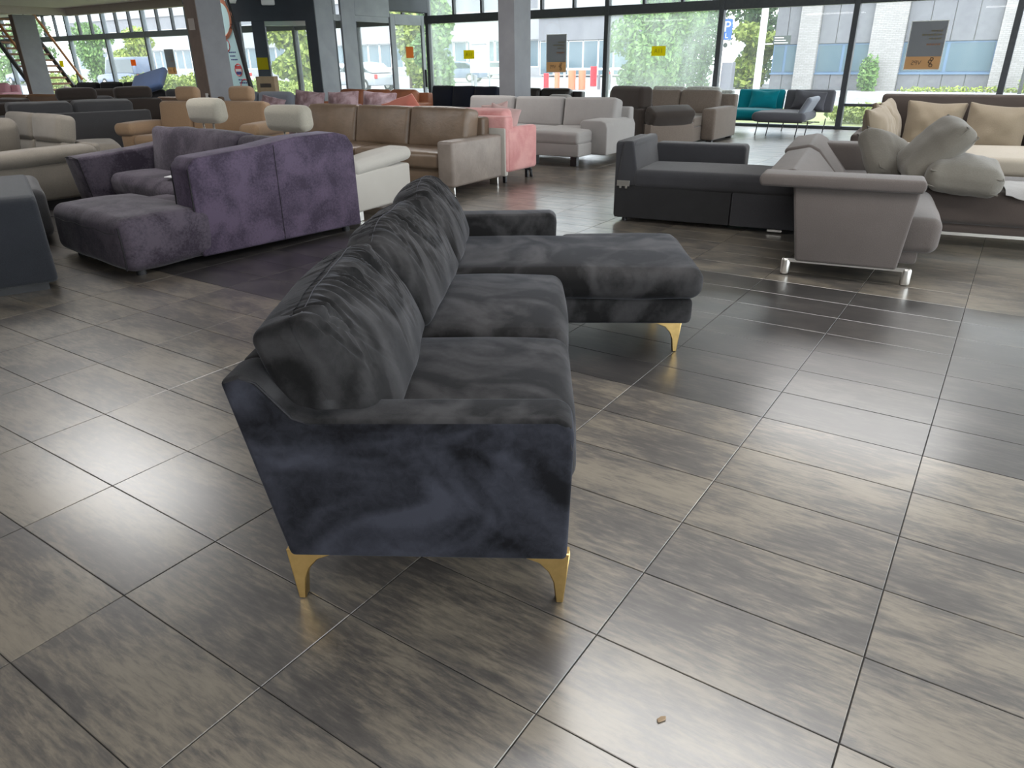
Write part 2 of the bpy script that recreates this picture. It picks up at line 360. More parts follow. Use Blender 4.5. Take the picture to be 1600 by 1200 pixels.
# glazed side behind the right edge of the frame
for k in range(6):
    y0 = -6+k*3.7
    r = thing('window_%d' % (30+k), (U1, y0+1.85, 0), 0, kind='structure')
    box('mullion', 'mullion', r, (-.08, .08), (-1.9, -1.79), (0, 3.3)); box('transom', 'mullion', r, (-.07, .07), (-1.79, 1.8), (2.36, 2.5)); box('sill', 'mullion', r, (-.07, .07), (-1.79, 1.8), (0, .06))
    box('pane', 'glass', r, (.01, .016), (-1.79, 1.8), (.06, 2.36)); box('upper_pane', 'glass', r, (.01, .016), (-1.79, 1.8), (2.5, 3.25))
struct(box('wall_right', 'wall', None, (U1-.1, U1+.2), (V0, -6), (-.2, 3.5)))

# posters and stickers stuck on the glass; print reads correctly from the street
def vps(x0, x1, z0, z1, label, big=True):
    r = thing('window_poster', ((x0+x1)/2, V1-.03, z0), 0, label, 'poster', 'grey and orange posters on the front windows'); hw = (x1-x0)/2; h = z1-z0
    box('sheet', 'postgrey', r, (-hw, hw), (-.004, 0), (h*.27, h)); box('lower_band', 'postorange', r, (-hw, hw), (-.004, 0), (0, h*.27))
    [box('border', 'white', r, *q) for q in (((-hw-.014, -hw), (-.004, .004), (-.014, h+.014)), ((hw, hw+.014), (-.004, .004), (-.014, h+.014)), ((-hw, hw), (-.004, .004), (-.014, 0)), ((-hw, hw), (-.004, .004), (h, h+.014)))]
    text('lettering', 'VPS', 'postdark', r, h*.135, (-hw*.35, -.005, h*.135), (90, 0, 180))
    for k, (a, b) in enumerate(((.42, .16), (.5, .215), (.5, .08), (.62, .14))):       # ring emblem beside the letters
        pts = [(hw*a+h*.032*cos(q*pi/6), -.006, h*b+h*.032*sin(q*pi/6)) for q in range(12)]
        if k < 3: tube('emblem_ring', 'postdark', r, pts, h*.0095, 5, True)
    for zz, ln, mt in ((.80, .42, 'postline'), (.72, .72, 'postline'), (.64, .45, 'postline'), (.52, .5, 'postred')):
        for q in range(max(3, int(ln*10))):                                       # blurred lines of small print
            t0 = .8-ln*1.6*q/max(3, int(ln*10)); box('print', mt, r, (hw*(t0-.13), hw*t0), (-.0055, -.004), (h*(zz-.018), h*(zz+.02)))
    return r
MT.update(postgrey=film('poster_grey', (.27, .27, .285)), postorange=film('poster_orange', (.5, .35, .22)), postdark=film('poster_print', (.2, .17, .15)),
          postline=film('poster_small_print', (.36, .32, .24)), postred=film('poster_red_print', (.5, .3, .22)), stickY=film('yellow_film', (.62, .55, .03)), stickO=film('orange_film', (.7, .25, .07)), stickdark=plain('sticker_print', (.3, .27, .01), .6))
vps(-2.16, -1.55, 1.16, 2.0, 'large grey and orange poster on the right window facing the brick office')
vps(-10.42, -9.86, 1.13, 1.98, 'grey and orange poster on the window right of the square pillar')
p3 = vps(-27.05, -26.5, 1.1, 1.92, 'faded brown poster on the window above the yellow-green hedge, left of the second pillar')
def sticker(x, z, wd, h, mat, label, y=V1-.03, body=None):
    o = box('window_sticker', mat, None, (x-wd/2, x+wd/2), (y-.003, y), (z-h/2, z+h/2)); tag(o, label, 'sticker', 'small square stickers on the glass')
    if body: text('lettering', body, 'stickdark', o, h*.62, (0, -.002, 0), (90, 0, 180))
    return o
sticker(-7.38, 1.57, .35, .21, 'stickY', 'yellow number sticker on the hazy window before the large tree', body='11A')
sticker(-12.9, 1.57, .36, .22, 'stickY', 'yellow number sticker on the window left of the square pillar', body='11A')
sticker(-29.25, 1.5, .34, .22, 'stickO', 'small orange sticker on the far left window above the blue pad')
sticker(-34.75, 1.5, .34, .26, 'stickY', 'pale yellow sticker on the far window beside the staircase rail')

# square pillars
def pillar(cx, cy, label, brown=True, top=CEIL, sx=.36, sy=.56):
    r = thing('pillar', (cx-sx/2, cy+sy/2, 0), 0, label, 'pillar')
    box('shaft', 'colgrey', r, (-sx/2, sx/2), (-sy/2, sy/2), (0, top), .006, 1)
    if brown: box('side_board', 'colbrown', r, (-sx/2-.004, sx/2-.002), (-sy/2-.012, -sy/2), (0, top), .003, 1)
    return r
pc = pillar(-8.08, 12.16, 'grey square pillar with a double socket in the middle of the windows', False)
def socket(p, x, z, y=-.295):
    box('socket', 'white', p, (x-.045, x+.045), (y, y+.012), (z-.09, z+.09), .006, 2); 
    for q in (-.04, .04): cyl('socket_hole', 'black', p, (x, 0), .022, 0, .001).matrix_local = Matrix.Translation((x, y-.001, z+q)) @ Matrix.Rotation(R(90), 4, 'X')
socket(pc, .06, .70)
p2_ = pillar(-13.45, 9.36, 'grey pillar with a brown board side in front of the blue banner')
box('notice', 'bulk', p2_, (-.12, .06), (-.298, -.292), (2.0, 2.2)); socket(p2_, .07, .78, -.3)
pillar(-29.2, 13.2, 'grey pillar with a brown board side in front of the staircase', top=3.02, sx=.26, sy=.72)

# entrance lobby: return wall with piers and a door, then a slanted glass screen
r = thing('wall_lobby', (-14.2, 0, 0), kind='structure')
box('pier', 'vestgrey', r, (-.07, 0), (13.0, 13.56), (0, 3.4), .01, 1); box('pier', 'vestgrey', r, (-.07, 0), (13.82, 14.3), (0, 3.4), .01, 1)
box('beam', 'vestgrey', r, (-.28, -.01), (14.3, 15.55), (2.46, 3.4), .01, 1); box('beam', 'vestdark', r, (-.28, -.03), (15.55, 17.1), (2.62, 2.95), .01, 1)
for a, b in ((13.58, 13.82), (14.3, 15.5)):
    box('pane', 'glass', r, (-.06, -.054), (a, b), (.06, 2.4)); box('frame_head', 'vestgrey', r, (-.1, -.02), (a, b), (2.33, 2.46)); box('frame_post', 'vestdark', r, (-.1, -.03), (a, a+.05), (0, 2.46))
d = thing('door_1', (-14.2, 16.22, 0), kind='structure')
for nm, y, z in (('stile', (-.68, -.5), (.03, 2.55)), ('stile', (.56, .68), (.03, 2.55)), ('top_rail', (-.5, .56), (2.3, 2.55)), ('bottom_rail', (-.5, .56), (.03, .22))): box(nm, 'vestgrey', d, (-.06, .0), y, z, .006, 1)
box('pane', 'glass', d, (-.035, -.029), (-.5, .56), (.22, 2.3)); box('door_handle', 'black', d, (.0, .05), (.6, .64), (.75, 1.2), .01, 2)
so = box('window_sticker', 'stickO', None, (-14.22, -14.216), (16.1, 16.4), (1.5, 1.78)); tag(so, 'orange square sticker on the grey lobby door', 'sticker', 'small square stickers on the glass')
ang = math.degrees(math.atan2(.56, .828))
s2 = thing('wall_screen', (-14.2, 13.0, 0), ang, kind='structure')      # local x runs back along the screen (negative), y towards the street
box('header', 'vestdark', s2, (-2.85, 0), (-.06, .06), (2.3, 3.4), .006, 1)
for a, b in ((-.24, 0), (-1.5, -1.2), (-1.92, -1.78), (-2.85, -2.7)): box('post', 'vestdark', s2, (a, b), (-.06, .06), (0, 2.3), .006, 1)
for a, b in ((-1.2, -.24), (-1.78, -1.5), (-2.7, -1.92)): box('pane', 'glass', s2, (a, b), (-.003, .003), (.05, 2.3))
box('track_rail', 'chrome', s2, (-1.2, -.24), (-.03, .03), (2.2, 2.3))
box('sensor', 'white', s2, (-1.18, -.88), (-.16, -.06), (2.62, 2.78), .03, 2)
sy = box('window_sticker', 'stickY', None, (-.13, .13), (-.003, 0), (-.13, .13)); sy.location = Vector((-14.2, 13.0, 1.4))+Matrix.Rotation(R(ang), 3, 'Z') @ Vector((-1.36, -.07, 0)); sy.rotation_euler = (0, 0, R(ang)); tag(sy, 'bright yellow square sticker on the lobby screen post', 'sticker', 'small square stickers on the glass')

# leaning blue banner, wall heater, carton on a stand
bn = thing('banner', (-14.1, 10.5, 0), 0, 'pale blue banner with round icons and a black edge behind the second pillar', 'banner')
prism('sheet', MT.setdefault('bannerblue', plain('banner_blue', (.56, .82, .85), .6)), bn, [(-.9, .03), (.6, .03), (-.06, 3.1), (-1.3, 3.1)], -.012, .012, 0, axis='y')
prism('edge', 'black', bn, [(.6, .0), (.68, .0), (.0, 3.1), (-.06, 3.1)], -.03, .03, 0, axis='y')
MT.update(orange=plain('print_orange', (.75, .3, .18), .6), red=plain('print_red', (.7, .1, .1), .6), navyp=plain('print_navy', (.05, .07, .25), .6))
def ring(x, z, rad, th, mat): tube('icon_ring', mat, bn, [(x+rad*cos(q*pi/12), -.013, z+rad*sin(q*pi/12)) for q in range(24)], th, 4, True)
ring(-.12+-.1, 2.25, .36, .045, 'orange'); ring(-.15, 1.75, .11, .012, 'red'); ring(.13, 1.28, .115, .012, 'red'); ring(.28, .95, .15, .012, 'red')
box('flag_stripe', 'red', bn, (.04, .22), (-.016, -.012), (1.3, 1.36)); box('flag_stripe', 'white', bn, (.03, .23), (-.016, -.012), (1.25, 1.3)); box('flag_stripe', 'navyp', bn, (.05, .21), (-.016, -.012), (1.19, 1.25))
for zz, a, b in ((1.62, -.1, .14), (1.55, -.08, .1), (1.48, -.06, .16), (1.09, .08, .4), (1.03, .1, .36)):
    for q in range(4): box('print', 'navyp', bn, (a+(b-a)*q/4, a+(b-a)*(q+.75)/4), (-.0145, -.012), (zz-.012, zz+.012))
ht = thing('air_heater', (-14.75, 11.0, 0), ang, 'white box heater with a black fan mouth hanging high by the lobby', 'heater')
prism('casing', 'white', ht, [(-.3, 2.6), (.12, 2.6), (.22, 2.8), (.22, CEIL), (-.3, CEIL)], -.3, .3, .01, axis='y'); box('fan_mouth', 'black', ht, (-.85, -.3), (-.25, .25), (2.55, CEIL-.1), .05, 2)
tube('strap', 'white', ht, [(-.3, -.2, 2.62), (-.38, -.22, 2.5), (-.5, -.22, 2.38)], .03, 6)
cs = thing('carton', (-14.05, 11.25, .72), ang, 'brown carton with dark print standing right of the blue banner', 'box'); MT['carton'] = surf('cardboard', (.36, .25, .15), (.42, .3, .19), 6, .8, .1)
box('body', 'carton', cs, (-.2, .2), (-.15, .15), (0, .42), .006, 1); box('print', 'postdark', cs, (-.12, .12), (-.153, -.15), (.2, .28))
st = thing('display_stand', (-14.05, 11.25, 0), ang, 'low white display stand under the brown carton', 'stand'); box('top', 'white', st, (-.3, .3), (-.2, .2), (.68, .72), .005, 1); box('body', 'white', st, (-.27, .27), (-.17, .17), (0, .68), .005, 1)

# open staircase behind the left pillar
MT.update(treadwood=surf('stair_wood', (.3, .16, .09), (.4, .22, .13), 5, .5, .05), railwood=surf('rail_wood', (.5, .22, .1), (.6, .28, .14), 5, .4, .05), steel=surf('stair_steel', (.12, .12, .13), (.16, .16, .17), 5, .5, .05))
sr = thing('staircase', (-30.4, 14.0, 0), 0, 'open wooden staircase with orange handrails and grey strings behind the left pillar', 'staircase')
sl = 2.55/2.75
for y in (.05, 1.55): prism('string', 'steel', sr, [(0, 0), (.3, 0), (-3.2, 3.5*sl), (-3.5, 3.5*sl)], y-.03, y+.03, .004, 1, axis='y')
for k in range(15): box('tread', 'treadwood', sr, (-.05-k*.225-.2, -.05-k*.225+.1), (.08, 1.52), (k*.225*sl+.13, k*.225*sl+.2), .006, 1)
for y in (.05, 1.55): tube('handrail', 'railwood', sr, [(.2, y, .95), (-3.3, y, .95+3.5*sl)], .05, 8)
for y in (.05, 1.55):
    for k in (0, 3.2): tube('baluster', 'steel', sr, [(.1-k, y, k*sl+.05), (.1-k, y, k*sl+1.0)], .015, 6)

for x, y in LAMPS:  # panels added to brighten the showroom; only one strip falls within view
    lt = bpy.data.lights.new('ceiling_fill_lamp', 'AREA'); lt.shape = 'RECTANGLE'; lt.size = 2.4; lt.size_y = 1.2; lt.energy = LAMP_W; lt.color = (1, .985, .97)
    r = thing('ceiling_fill_light', (x, y, CEIL-.05), 0, 'flat white ceiling light panel added to brighten the room', 'lamp', 'added ceiling light panels')
    bm = bmesh.new(); add_box(bm, -1.25, 1.25, -.65, .65, .012, .05); mk('housing', bm, 'white', r)
    lo = bpy.data.objects.new('ceiling_fill_lamp', lt); C.objects.link(lo); lo.location = (0, 0, 0); lo.parent = r
# ---------------------------------------------------------------- upholstery
MT.update(
 blackvelvet=velvet('black_velvet', (.010, .0095, .0095), (.050, .048, .049), 2.8, .40, .64, 0, .14, (.85, .88, 1), .18, 1.6),
 blackvelvet2=velvet('black_velvet_cool_lit', (.006, .006, .0075), (.052, .054, .07), 3.0, .38, .68, .3, .12, (.75, .82, 1), .2, 1.3),  # same velvet with the cool light on the arm side mixed into its colour
 purple=velvet('purple_suede', (.058, .045, .070), (.125, .095, .145), 4.5, .34, .70, 0, .2, (.9, .85, 1), .7, .5),
 purplegrey=velvet('grey_suede', (.046, .037, .052), (.112, .094, .12), 4.0, .34, .68, 0, .18, (1, 1, 1), .7, .6),
 piping=plain('dark_piping', (.012, .011, .014), .7), stitch=plain('grey_stitch', (.045, .045, .055), .8),
 charcoal=fabric('charcoal_weave', (.028, .031, .038)), charcoal2=fabric('charcoal_plain', (.062, .061, .064), .12, 120), recl=fabric('grey_beige_weave', (.225, .2, .168), .3),
 camel=fabric('camel_suede', (.33, .22, .135), .1, 90), cream=fabric('cream_suede', (.44, .41, .34), .08, 90), creamw=fabric('off_white_fabric', (.58, .55, .50), .06, 200),
 taupe=leather('taupe_leather', (.205, .145, .1), .38), taupe2=leather('pale_taupe_leather', (.3, .25, .215), .45), pink=velvet('pink_velvet', (.66, .30, .29), (.78, .42, .40), 4, .35, .65, 0, .35, (1, .85, .85), .3, .5),
 pinkpale=fabric('pale_pink_fabric', (.55, .38, .36), .06), coral=fabric('coral_fabric', (.6, .25, .19), .08), greyfab=fabric('pale_grey_weave', (.36, .345, .335), .12, 200), browncloth=fabric('dark_brown_cloth', (.045, .035, .03), .15), taupecord=fabric('taupe_cord', (.19, .155, .13), .14, 60),
 pattern=fabric('patterned_pale_fabric', (.46, .46, .44), .4, 40), teal=fabric('teal_wool', (.0, .235, .30), .08, 120), slate=fabric('slate_wool', (.115, .115, .135), .1, 120), slatelt=fabric('slate_wool_light', (.26, .28, .33), .1, 120),
 bed=fabric('anthracite_weave', (.045, .045, .05), .25), bedblack=surf('black_board', (.012, .012, .013), (.018, .018, .02), 8, .5, .05), mink=fabric('mink_weave', (.118, .1, .092), .16, 200), minkdk=fabric('dark_mink_weave', (.07, .055, .048), .12, 200),
 greypill=fabric('grey_pillow_cotton', (.165, .152, .128), .06, 90), beigepill=fabric('beige_pillow_linen', (.215, .175, .125), .06, 120), beige=fabric('beige_weave', (.43, .38, .31), .1), navy=fabric('navy_weave', (.012, .016, .03), .15), orangel=leather('orange_tan_leather', (.38, .14, .07), .5),
 mauve=velvet('mauve_velvet', (.2, .125, .135), (.42, .32, .35), 5, .36, .66, 0, .5, (1, .9, .95), .4, .8), rust=leather('rust_brown_leather', (.11, .06, .03), .5), rustdk=fabric('dark_brown_plush', (.03, .02, .016), .2), blackfab=fabric('black_fabric', (.013, .013, .015), .15), blueden=fabric('denim_blue_cloth', (.06, .095, .19), .12, 160), bluegrey=fabric('blue_grey_cloth', (.2, .22, .26), .08), rose=fabric('rose_cloth', (.55, .28, .33), .08), maroon=leather('maroon_leather', (.17, .05, .045), .45), peach=fabric('peach_cloth', (.5, .3, .23), .08), brownl=leather('black_brown_leather', (.02, .016, .015), .35))

# ---- the black velvet corner sofa with brass legs. local x runs away along the sofa, y from its front to its back
ms = thing('corner_sofa', (-.745, 1.352, 0), 121.5, 'black velvet corner sofa with chaise and curved brass legs, nearest to the viewer', 'sofa')
ML = 2.72
side = [(.0, .165), (-.012, .545), (.0, .572), (.03, .585), (.64, .578), (.69, .592), (.735, .645), (.765, .685), (.80, .698), (.85, .682), (.745, .165)]
def sidep(x0, x1, nm, m):
    o = prism(nm, [m, 'blackvelvet'], ms, side, x0, x1, .022, 4)
    for f in o.data.polygons:
        if f.normal.z > .45: f.material_index = 1  # upward faces take the neutral velvet, so top and side lighting is painted in
    return o
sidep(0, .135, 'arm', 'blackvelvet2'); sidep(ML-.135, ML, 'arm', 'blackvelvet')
tube('seam_piping', 'piping', ms, [(.004, y, z) for y, z in [(-.004, .5), (.004, .556), (.03, .572), (.64, .566), (.685, .582), (.728, .635), (.762, .676), (.8, .688)]], .0035, 6)
prism('back_frame', 'blackvelvet', ms, [(.62, .165), (.60, .42), (.70, .60), (.765, .685), (.80, .698), (.85, .682), (.745, .165)], .13, ML-.13, .02, 3)
box('base_rail', 'blackvelvet', ms, (.13, 1.9), (.01, .66), (.165, .30), .02, 3)
box('chaise_base', 'blackvelvet', ms, (1.88, ML-.01), (-.68, .6), (.165, .298), .03, 4)
pad('seat_cushion', 'blackvelvet', ms, (.14, .995), (-.025, .66), (.29, .435), .055, (0, .01, .028), n=(14, 14, 3), lump=.006, seed=2)
pad('seat_cushion', 'blackvelvet', ms, (1.0, 1.85), (-.03, .66), (.29, .44), .055, (0, .01, .03), n=(14, 14, 3), lump=.007, seed=3)
bm = bmesh.new()
rbox(bm, .80, 1.40, .15, .062, (12, 20, 3), (0, 0, .018), lumps(5, .006), off=(2.245, -.02, .375))
rbox(bm, .60, .70, .148, .062, (8, 10, 3), (0, 0, .01), lumps(6, .004), off=(2.43, -.37, .3745))
mk('chaise_cushion', bm, 'blackvelvet', ms, sharp=80)
def crease(seed, w, h, th):
    o = Vector((seed*7.1, seed*3.3, 0)); rd = random.Random(seed)
    folds = []
    for q in range(64):
        x0 = rd.uniform(-w/2, w/2); ln = rd.uniform(.06, .34)*(1 if rd.random() < .7 else .5)
        folds.append((x0, rd.uniform(-.25, .75)+x0*.5, ln, rd.uniform(.0055, .012), rd.uniform(.003, .0085), rd.uniform(-.6, .6)))
    def f(v, nn):
        v = Vector(v); d = 0; s = h/2-v.z                       # s: distance below the top seam
        if nn.y > -.2: s = (v.y+th/2)*1.2
        for x0, sl, ln, wd, dp, cv in folds:
            if s < ln:
                e = v.x-(x0+sl*s+cv*s*s*2)
                if -4*wd < e < 4*wd: t = 1-s/ln; d += dp*(exp(-(e/wd)**2)-.55*exp(-((e-1.7*wd)/wd)**2))*t**.6*min(1, s*30+.35)
        if nn.y < -.2: v.y += d*1.2
        if nn.z > .5: v.z -= d*.9
        v += Vector((noise.noise(v*4+o), noise.noise(v*4+o+Vector((5, 5, 5))), noise.noise(v*5+o+Vector((0, 3, 9)))))*.009
        if abs(nn.x) > .8: v.x += noise.noise(Vector((v.y*18, v.z*9, seed)))*.007
        tz = (nn.z+1)/2                                          # thinner towards the top, belly low down
        if nn.y < 0: v.y += .06*(tz**1.6)+.012*((1-tz)**2)
        if nn.x > 0 or seed > 2: v.z -= .06*abs(nn.x)**5*max(0, nn.z+.2); v.y += .03*abs(nn.x)**6*(nn.y < 0)*max(0, nn.z)
        return v
    return f
for k, (xa, xb) in enumerate(((.07, .96), (1.0, 1.84), (1.885, 2.6))):
    wd = xb-xa; bm = bmesh.new(); fn = crease(k+1.3, wd, .4, .24)
    rbox(bm, wd, .225, 0.40, .03, (160, 8, 56), (.006, .036, .01), fn)
    cu = mk('back_cushion', bm, 'blackvelvet', ms, ((xa+xb)/2, .640, .625), (-21, 0, [3, -1.5, 2][k]), sharp=89)
    hx, hy, hz = wd/2, .1125, .20
    def sp(x, y, z): return fn(Vector((x, y, z)), Vector((x/hx, y/hy, z/hz)))
    tube('stitching', 'stitch', cu, [sp(-hx+.03+(wd-.06)*q/40, -hy+.03, hz+.0095*(1-(2*q/40-1)**2)) for q in range(41)], .0016, 4)
    tube('stitching', 'stitch', cu, [sp(-hx-.0+.004, -hy+.035, hz-.04-(2*hz-.09)*q/20) for q in range(21)], .0016, 4)
def brass_leg(x, y, flip, ang=0):
    s = -1 if flip else 1
    pts = [(-.022*s, .168), (.15*s, .168), (.148*s, .158), (.105*s, .152), (.062*s, .135), (.036*s, .105), (.022*s, .07), (.014*s, .0), (-.006*s, .0)]
    o = prism('leg', 'gold', ms, pts, -.018, .018, .003, 1); o.location = (x, y, 0); o.rotation_euler = (0, 0, R(ang))
    cyl('foot_glide', 'rubber', o, (0, .006*s), .009, -.0, .012, 10); return o
brass_leg(.045, .012, False); brass_leg(.045, .745, True); brass_leg(1.95, -.62, False); brass_leg(2.64, -.62, False); brass_leg(2.66, .70, True); brass_leg(1.3, .7, True)

# ---- purple suede corner sofa
pu = thing('corner_sofa', (-4.97, 2.57, 0), -5.5, 'purple suede corner sofa seen from behind, with low chaise end and grey back cushions', 'sofa')
pad('chaise', 'purplegrey', pu, (-1.22, 0), (0, .68), (.045, .41), .075, (.03, .01, .025), n=(12, 8, 6), lump=.012, seed=1)
box('seat_base', 'purplegrey', pu, (-1.2, -.1), (.6, 2.0), (.05, .36), .04, 3)
bk = [(.56, .05), (.56, .70), (.62, .765), (1.15, .80), (1.5, .845), (1.9, .85), (2.02, .82), (2.08, .74), (2.09, .05)]
prism('outer_back', 'purple', pu, bk, -.27, .0, .022, 4)
for xx in (-.012, -.262): tube('piping', 'piping', pu, [(xx, .555, .07), (xx, .556, .42), (xx*.96-.004, .564, .69), (xx*.96-.004, .60, .735)], .006, 6)
tube('seam', 'piping', pu, [(.003, 1.28, .05), (.003, 1.285, .8)], .0025, 5)
tube('piping', 'piping', pu, [(-.035, .0, .06), (-.012, -.006, .2), (-.035, .0, .36)], .006, 6)
tube('seam', 'piping', pu, [(-1.15+1.1*q/20, -.021, .315+.006*sin(q)) for q in range(21)], .0025, 5)
pad('seat_cushion', 'purplegrey', pu, (-2.35, -.3), (.95, 1.5), (.22, .43), .07, (0, .02, .03), n=(14, 8, 4), lump=.018, seed=9)
box('rear_base', 'purplegrey', pu, (-2.35, -.2), (1.0, 1.85), (.05, .3), .04, 3)
pad('back_cushion', 'purplegrey', pu, (-2.36, -.80), (1.42, 1.66), (.36, .815), .06, (.01, .04, .03), (-9, 0, 0), (12, 4, 8), .022, 4)
pad('back_cushion', 'purplegrey', pu, (-.79, -.15), (1.42, 1.66), (.36, .80), .06, (.01, .04, .03), (-9, 0, 0), (12, 4, 8), .02, 7)
box('rear_back', 'purple', pu, (-2.4, -.05), (1.68, 1.84), (.05, .72), .05, 4)
prism('arm', 'purplegrey', pu, [(.70, .60), (.78, .05), (1.75, .05), (1.75, .69), (1.3, .64)], -2.62, -2.33, .03, 4)
tube('piping', 'piping', pu, [(-2.335, .72, .55), (-2.34, .71, .59), (-2.47, .7, .605), (-2.61, .71, .59)], .005, 6); tube('piping', 'piping', pu, [(-2.335, .71, .59), (-2.335, .785, .1)], .005, 6)
for x, y in ((-.1, .12), (-1.1, .12), (-.1, 1.98), (-2.4, .95), (-2.4, 1.65)): cyl('leg', 'black', pu, (x, y), .035, 0, .06, 12)
pp = box('paper_sheet', 'paper', None, (-.15, .15), (-.1, .1), (0, .004), 0); pp.location = (-6.1, 3.85, .475); pp.rotation_euler = (R(2), R(2), R(20)); tag(pp, 'white sheet of paper lying on the seat of the purple corner sofa', 'paper')

# ---- dark blocks at the left edge
da = thing('armchair', (-5.17, 2.19, 0), -22, 'charcoal weave sofa end with thick rounded arm cut by the left picture edge', 'sofa')
prism('arm', 'charcoal', da, [(-1.3, .05), (.0, .05), (-.02, .3), (-.10, .58), (-.16, .61), (-1.3, .62)], -.62, 0, .035, 4, axis='y')
box('plinth', 'black', da, (-1.25, -.05), (-.58, -.06), (0, .06)); pad('seat_cushion', 'charcoal', da, (-1.25, -.2), (-1.4, -.62), (.06, .44), .06, n=(6, 6, 4))
df = thing('footstool', (-6.62, 2.86, 0), -22, 'low charcoal footstool block behind the charcoal arm at the left edge', 'footstool')
pad('cushion', 'charcoal2', df, (-1.2, 0), (-.75, .02), (.06, .45), .07, (0, 0, .012), n=(8, 6, 4)); 
for x, y in ((-.1, -.1), (-1.1, -.1), (-.1, -.65), (-1.1, -.65)): cyl('leg', 'black', df, (x, y), .03, 0, .07, 10)

# ---- grey beige recliner sofa and its stool
rc = thing('recliner_sofa', (-8.28, 3.1, 0), -3, 'grey-beige weave recliner sofa with a padded arm, left of the purple sofa', 'sofa')
box('arm', 'recl', rc, (-.26, 0), (-.2, 1.1), (.1, .46), .03, 3); pad('arm_pad', 'recl', rc, (-.32, .03), (-.25, 1.12), (.46, .60), .065, (0, 0, .015), (1.5, 0, 0), (4, 8, 3), .01)
box('base', 'recl', rc, (-2.1, -.26), (-.1, 1.2), (.1, .36), .03, 3); pad('seat_cushion', 'recl', rc, (-1.2, -.27), (-.2, .8), (.34, .48), .06, n=(6, 6, 3)); pad('seat_cushion', 'recl', rc, (-2.1, -1.22), (-.2, .8), (.34, .48), .06, n=(6, 6, 3))
for xa, xb in ((-1.3, -.6), (-2.05, -1.33)):
    pad('backrest', 'recl', rc, (xa, xb), (1.0, 1.2), (.38, .60), .04, (0, .015, .0), (-10, 0, 0), (8, 4, 5)); pad('headrest', 'recl', rc, (xa, xb), (1.02, 1.22), (.585, .89), .06, (0, .012, .005), (-12, 0, 0), (8, 4, 5))
pad('side_cushion', 'recl', rc, (-1.5, -1.3), (.2, .9), (.45, .85), .08, (.03, 0, .02), (0, 18, 0), (4, 6, 6)); box('rear_panel', 'recl', rc, (-2.1, -.3), (1.2, 1.3), (.1, .6), .04, 3)
box('plinth', 'black', rc, (-2.0, -.05), (-.15, 1.05), (0, .1))
rs = thing('footstool', (-9.7, 5.3, 0), -25, 'grey-beige footstool with soft top between the recliner sofa and the camel sofa', 'footstool')
pad('cushion', 'recl', rs, (-1.0, .0), (-.68, .0), (.1, .45), .09, (.02, .02, .03), n=(8, 7, 5)); box('plinth', 'black', rs, (-.9, -.1), (-.58, -.1), (0, .11))

# ---- generic sofa for the rows behind
def sofa(label, loc, rz, W, D, m, back_h=.85, arm_h=.6, seat_h=.45, nb=3, arms=(1, 1), aw=.2, back_m=None, seat_m=None, legm='black', leg_h=.1, bt=.22, tilt=-10, over=.0, group=None, soft=.055, ns=None, name='sofa', legw=.05):
    r = thing(name, (loc[0], loc[1], 0), rz, label, 'sofa', group); xa, xb = aw*arms[0], W-aw*arms[1]
    box('base', m, r, (xa, xb), (.03, D-.05), (leg_h, seat_h-.15), .02, 2)
    box('back_frame', m, r, (.01, W-.01), (D-.18, D), (leg_h, back_h-.06-over), .035, 3)
    for k, on in enumerate(arms):
        if on: a = 0 if k == 0 else W-aw; box('arm', m, r, (a, a+aw), (.0, D-.04), (leg_h, arm_h), min(.05, aw*.3), 4)
    ns = ns or nb
    for k in range(ns): pad('seat_cushion', seat_m or m, r, (xa+(xb-xa)*k/ns+.005, xa+(xb-xa)*(k+1)/ns-.005), (0, D-.28), (seat_h-.16, seat_h), .05, (0, .01, .02), n=(6, 6, 3))
    for k in range(nb): pad('back_cushion', back_m or m, r, (xa+(xb-xa)*k/nb+.006, xa+(xb-xa)*(k+1)/nb-.006), (D-.2-bt, D-.2), (seat_h-.04, back_h), soft, (.005, .035, .012), (tilt, 0, 0), (8, 4, 6), .012)
    for x in (.1, W-.1):
        for y in (.1, D-.1): box('leg', legm, r, (x-legw, x+legw), (y-legw, y+legw), (0, leg_h), .004, 1)
    return r
def headrest(r, m, x, y, z, wd, h, th, posts=True, tilt=-8, post_len=.1, label=None):
    o = pad('headrest', m, r, (x-wd/2, x+wd/2), (y-th/2, y+th/2), (z, z+h), min(h, th)*.36, (0, .012, .012), (tilt, 0, 0), (8, 4, 5), .006, label=label)
    if posts:
        for q in (-.07, .07):
            bm = bmesh.new(); tube_bm(bm, [(x+q, y+.01, z-post_len+(post_len+.06)*k/18) for k in range(19)], [.0085+.004*(k % 2) for k in range(19)], 8); mk('headrest_post', bm, 'chrome', r)
    return o

# long plain charcoal back with dark rolls
ch = sofa('long charcoal sofa seen from behind its plain flat back, cushions peeping over', (-12.4, 7.12), -105, 2.1, .95, 'charcoal2', .9, .62, .45, 2, over=.09, bt=.24)
dk = sofa('dark brown sofa with two roll headrests behind the long charcoal back', (-13.55, 5.0), 72, 3.3, .95, 'browncloth', .84, .6, .45, 3)
for x in (1.75, 2.65): headrest(dk, 'browncloth', x, .72, .84, .62, .2, .24, False, 0)
ru = sofa('rust brown leather sofa at the far left in front of the pillar', (-17.8, 6.7), 30, 1.9, .95, 'rust', .86, .62, .45, 2, arms=(1, 1), tilt=-4)
rd = sofa('dark brown plush sofa with piped edge at the left picture edge', (-15.5, 7.5), 200, 1.7, .9, 'rustdk', .85, .62, .45, 2)
tube('piping', 'piping', rd, [(.02, .9, .1), (.02, .9, .76), (.06, .9, .8), (1.64, .9, .8), (1.68, .9, .76), (1.68, .9, .1)], .012, 6)

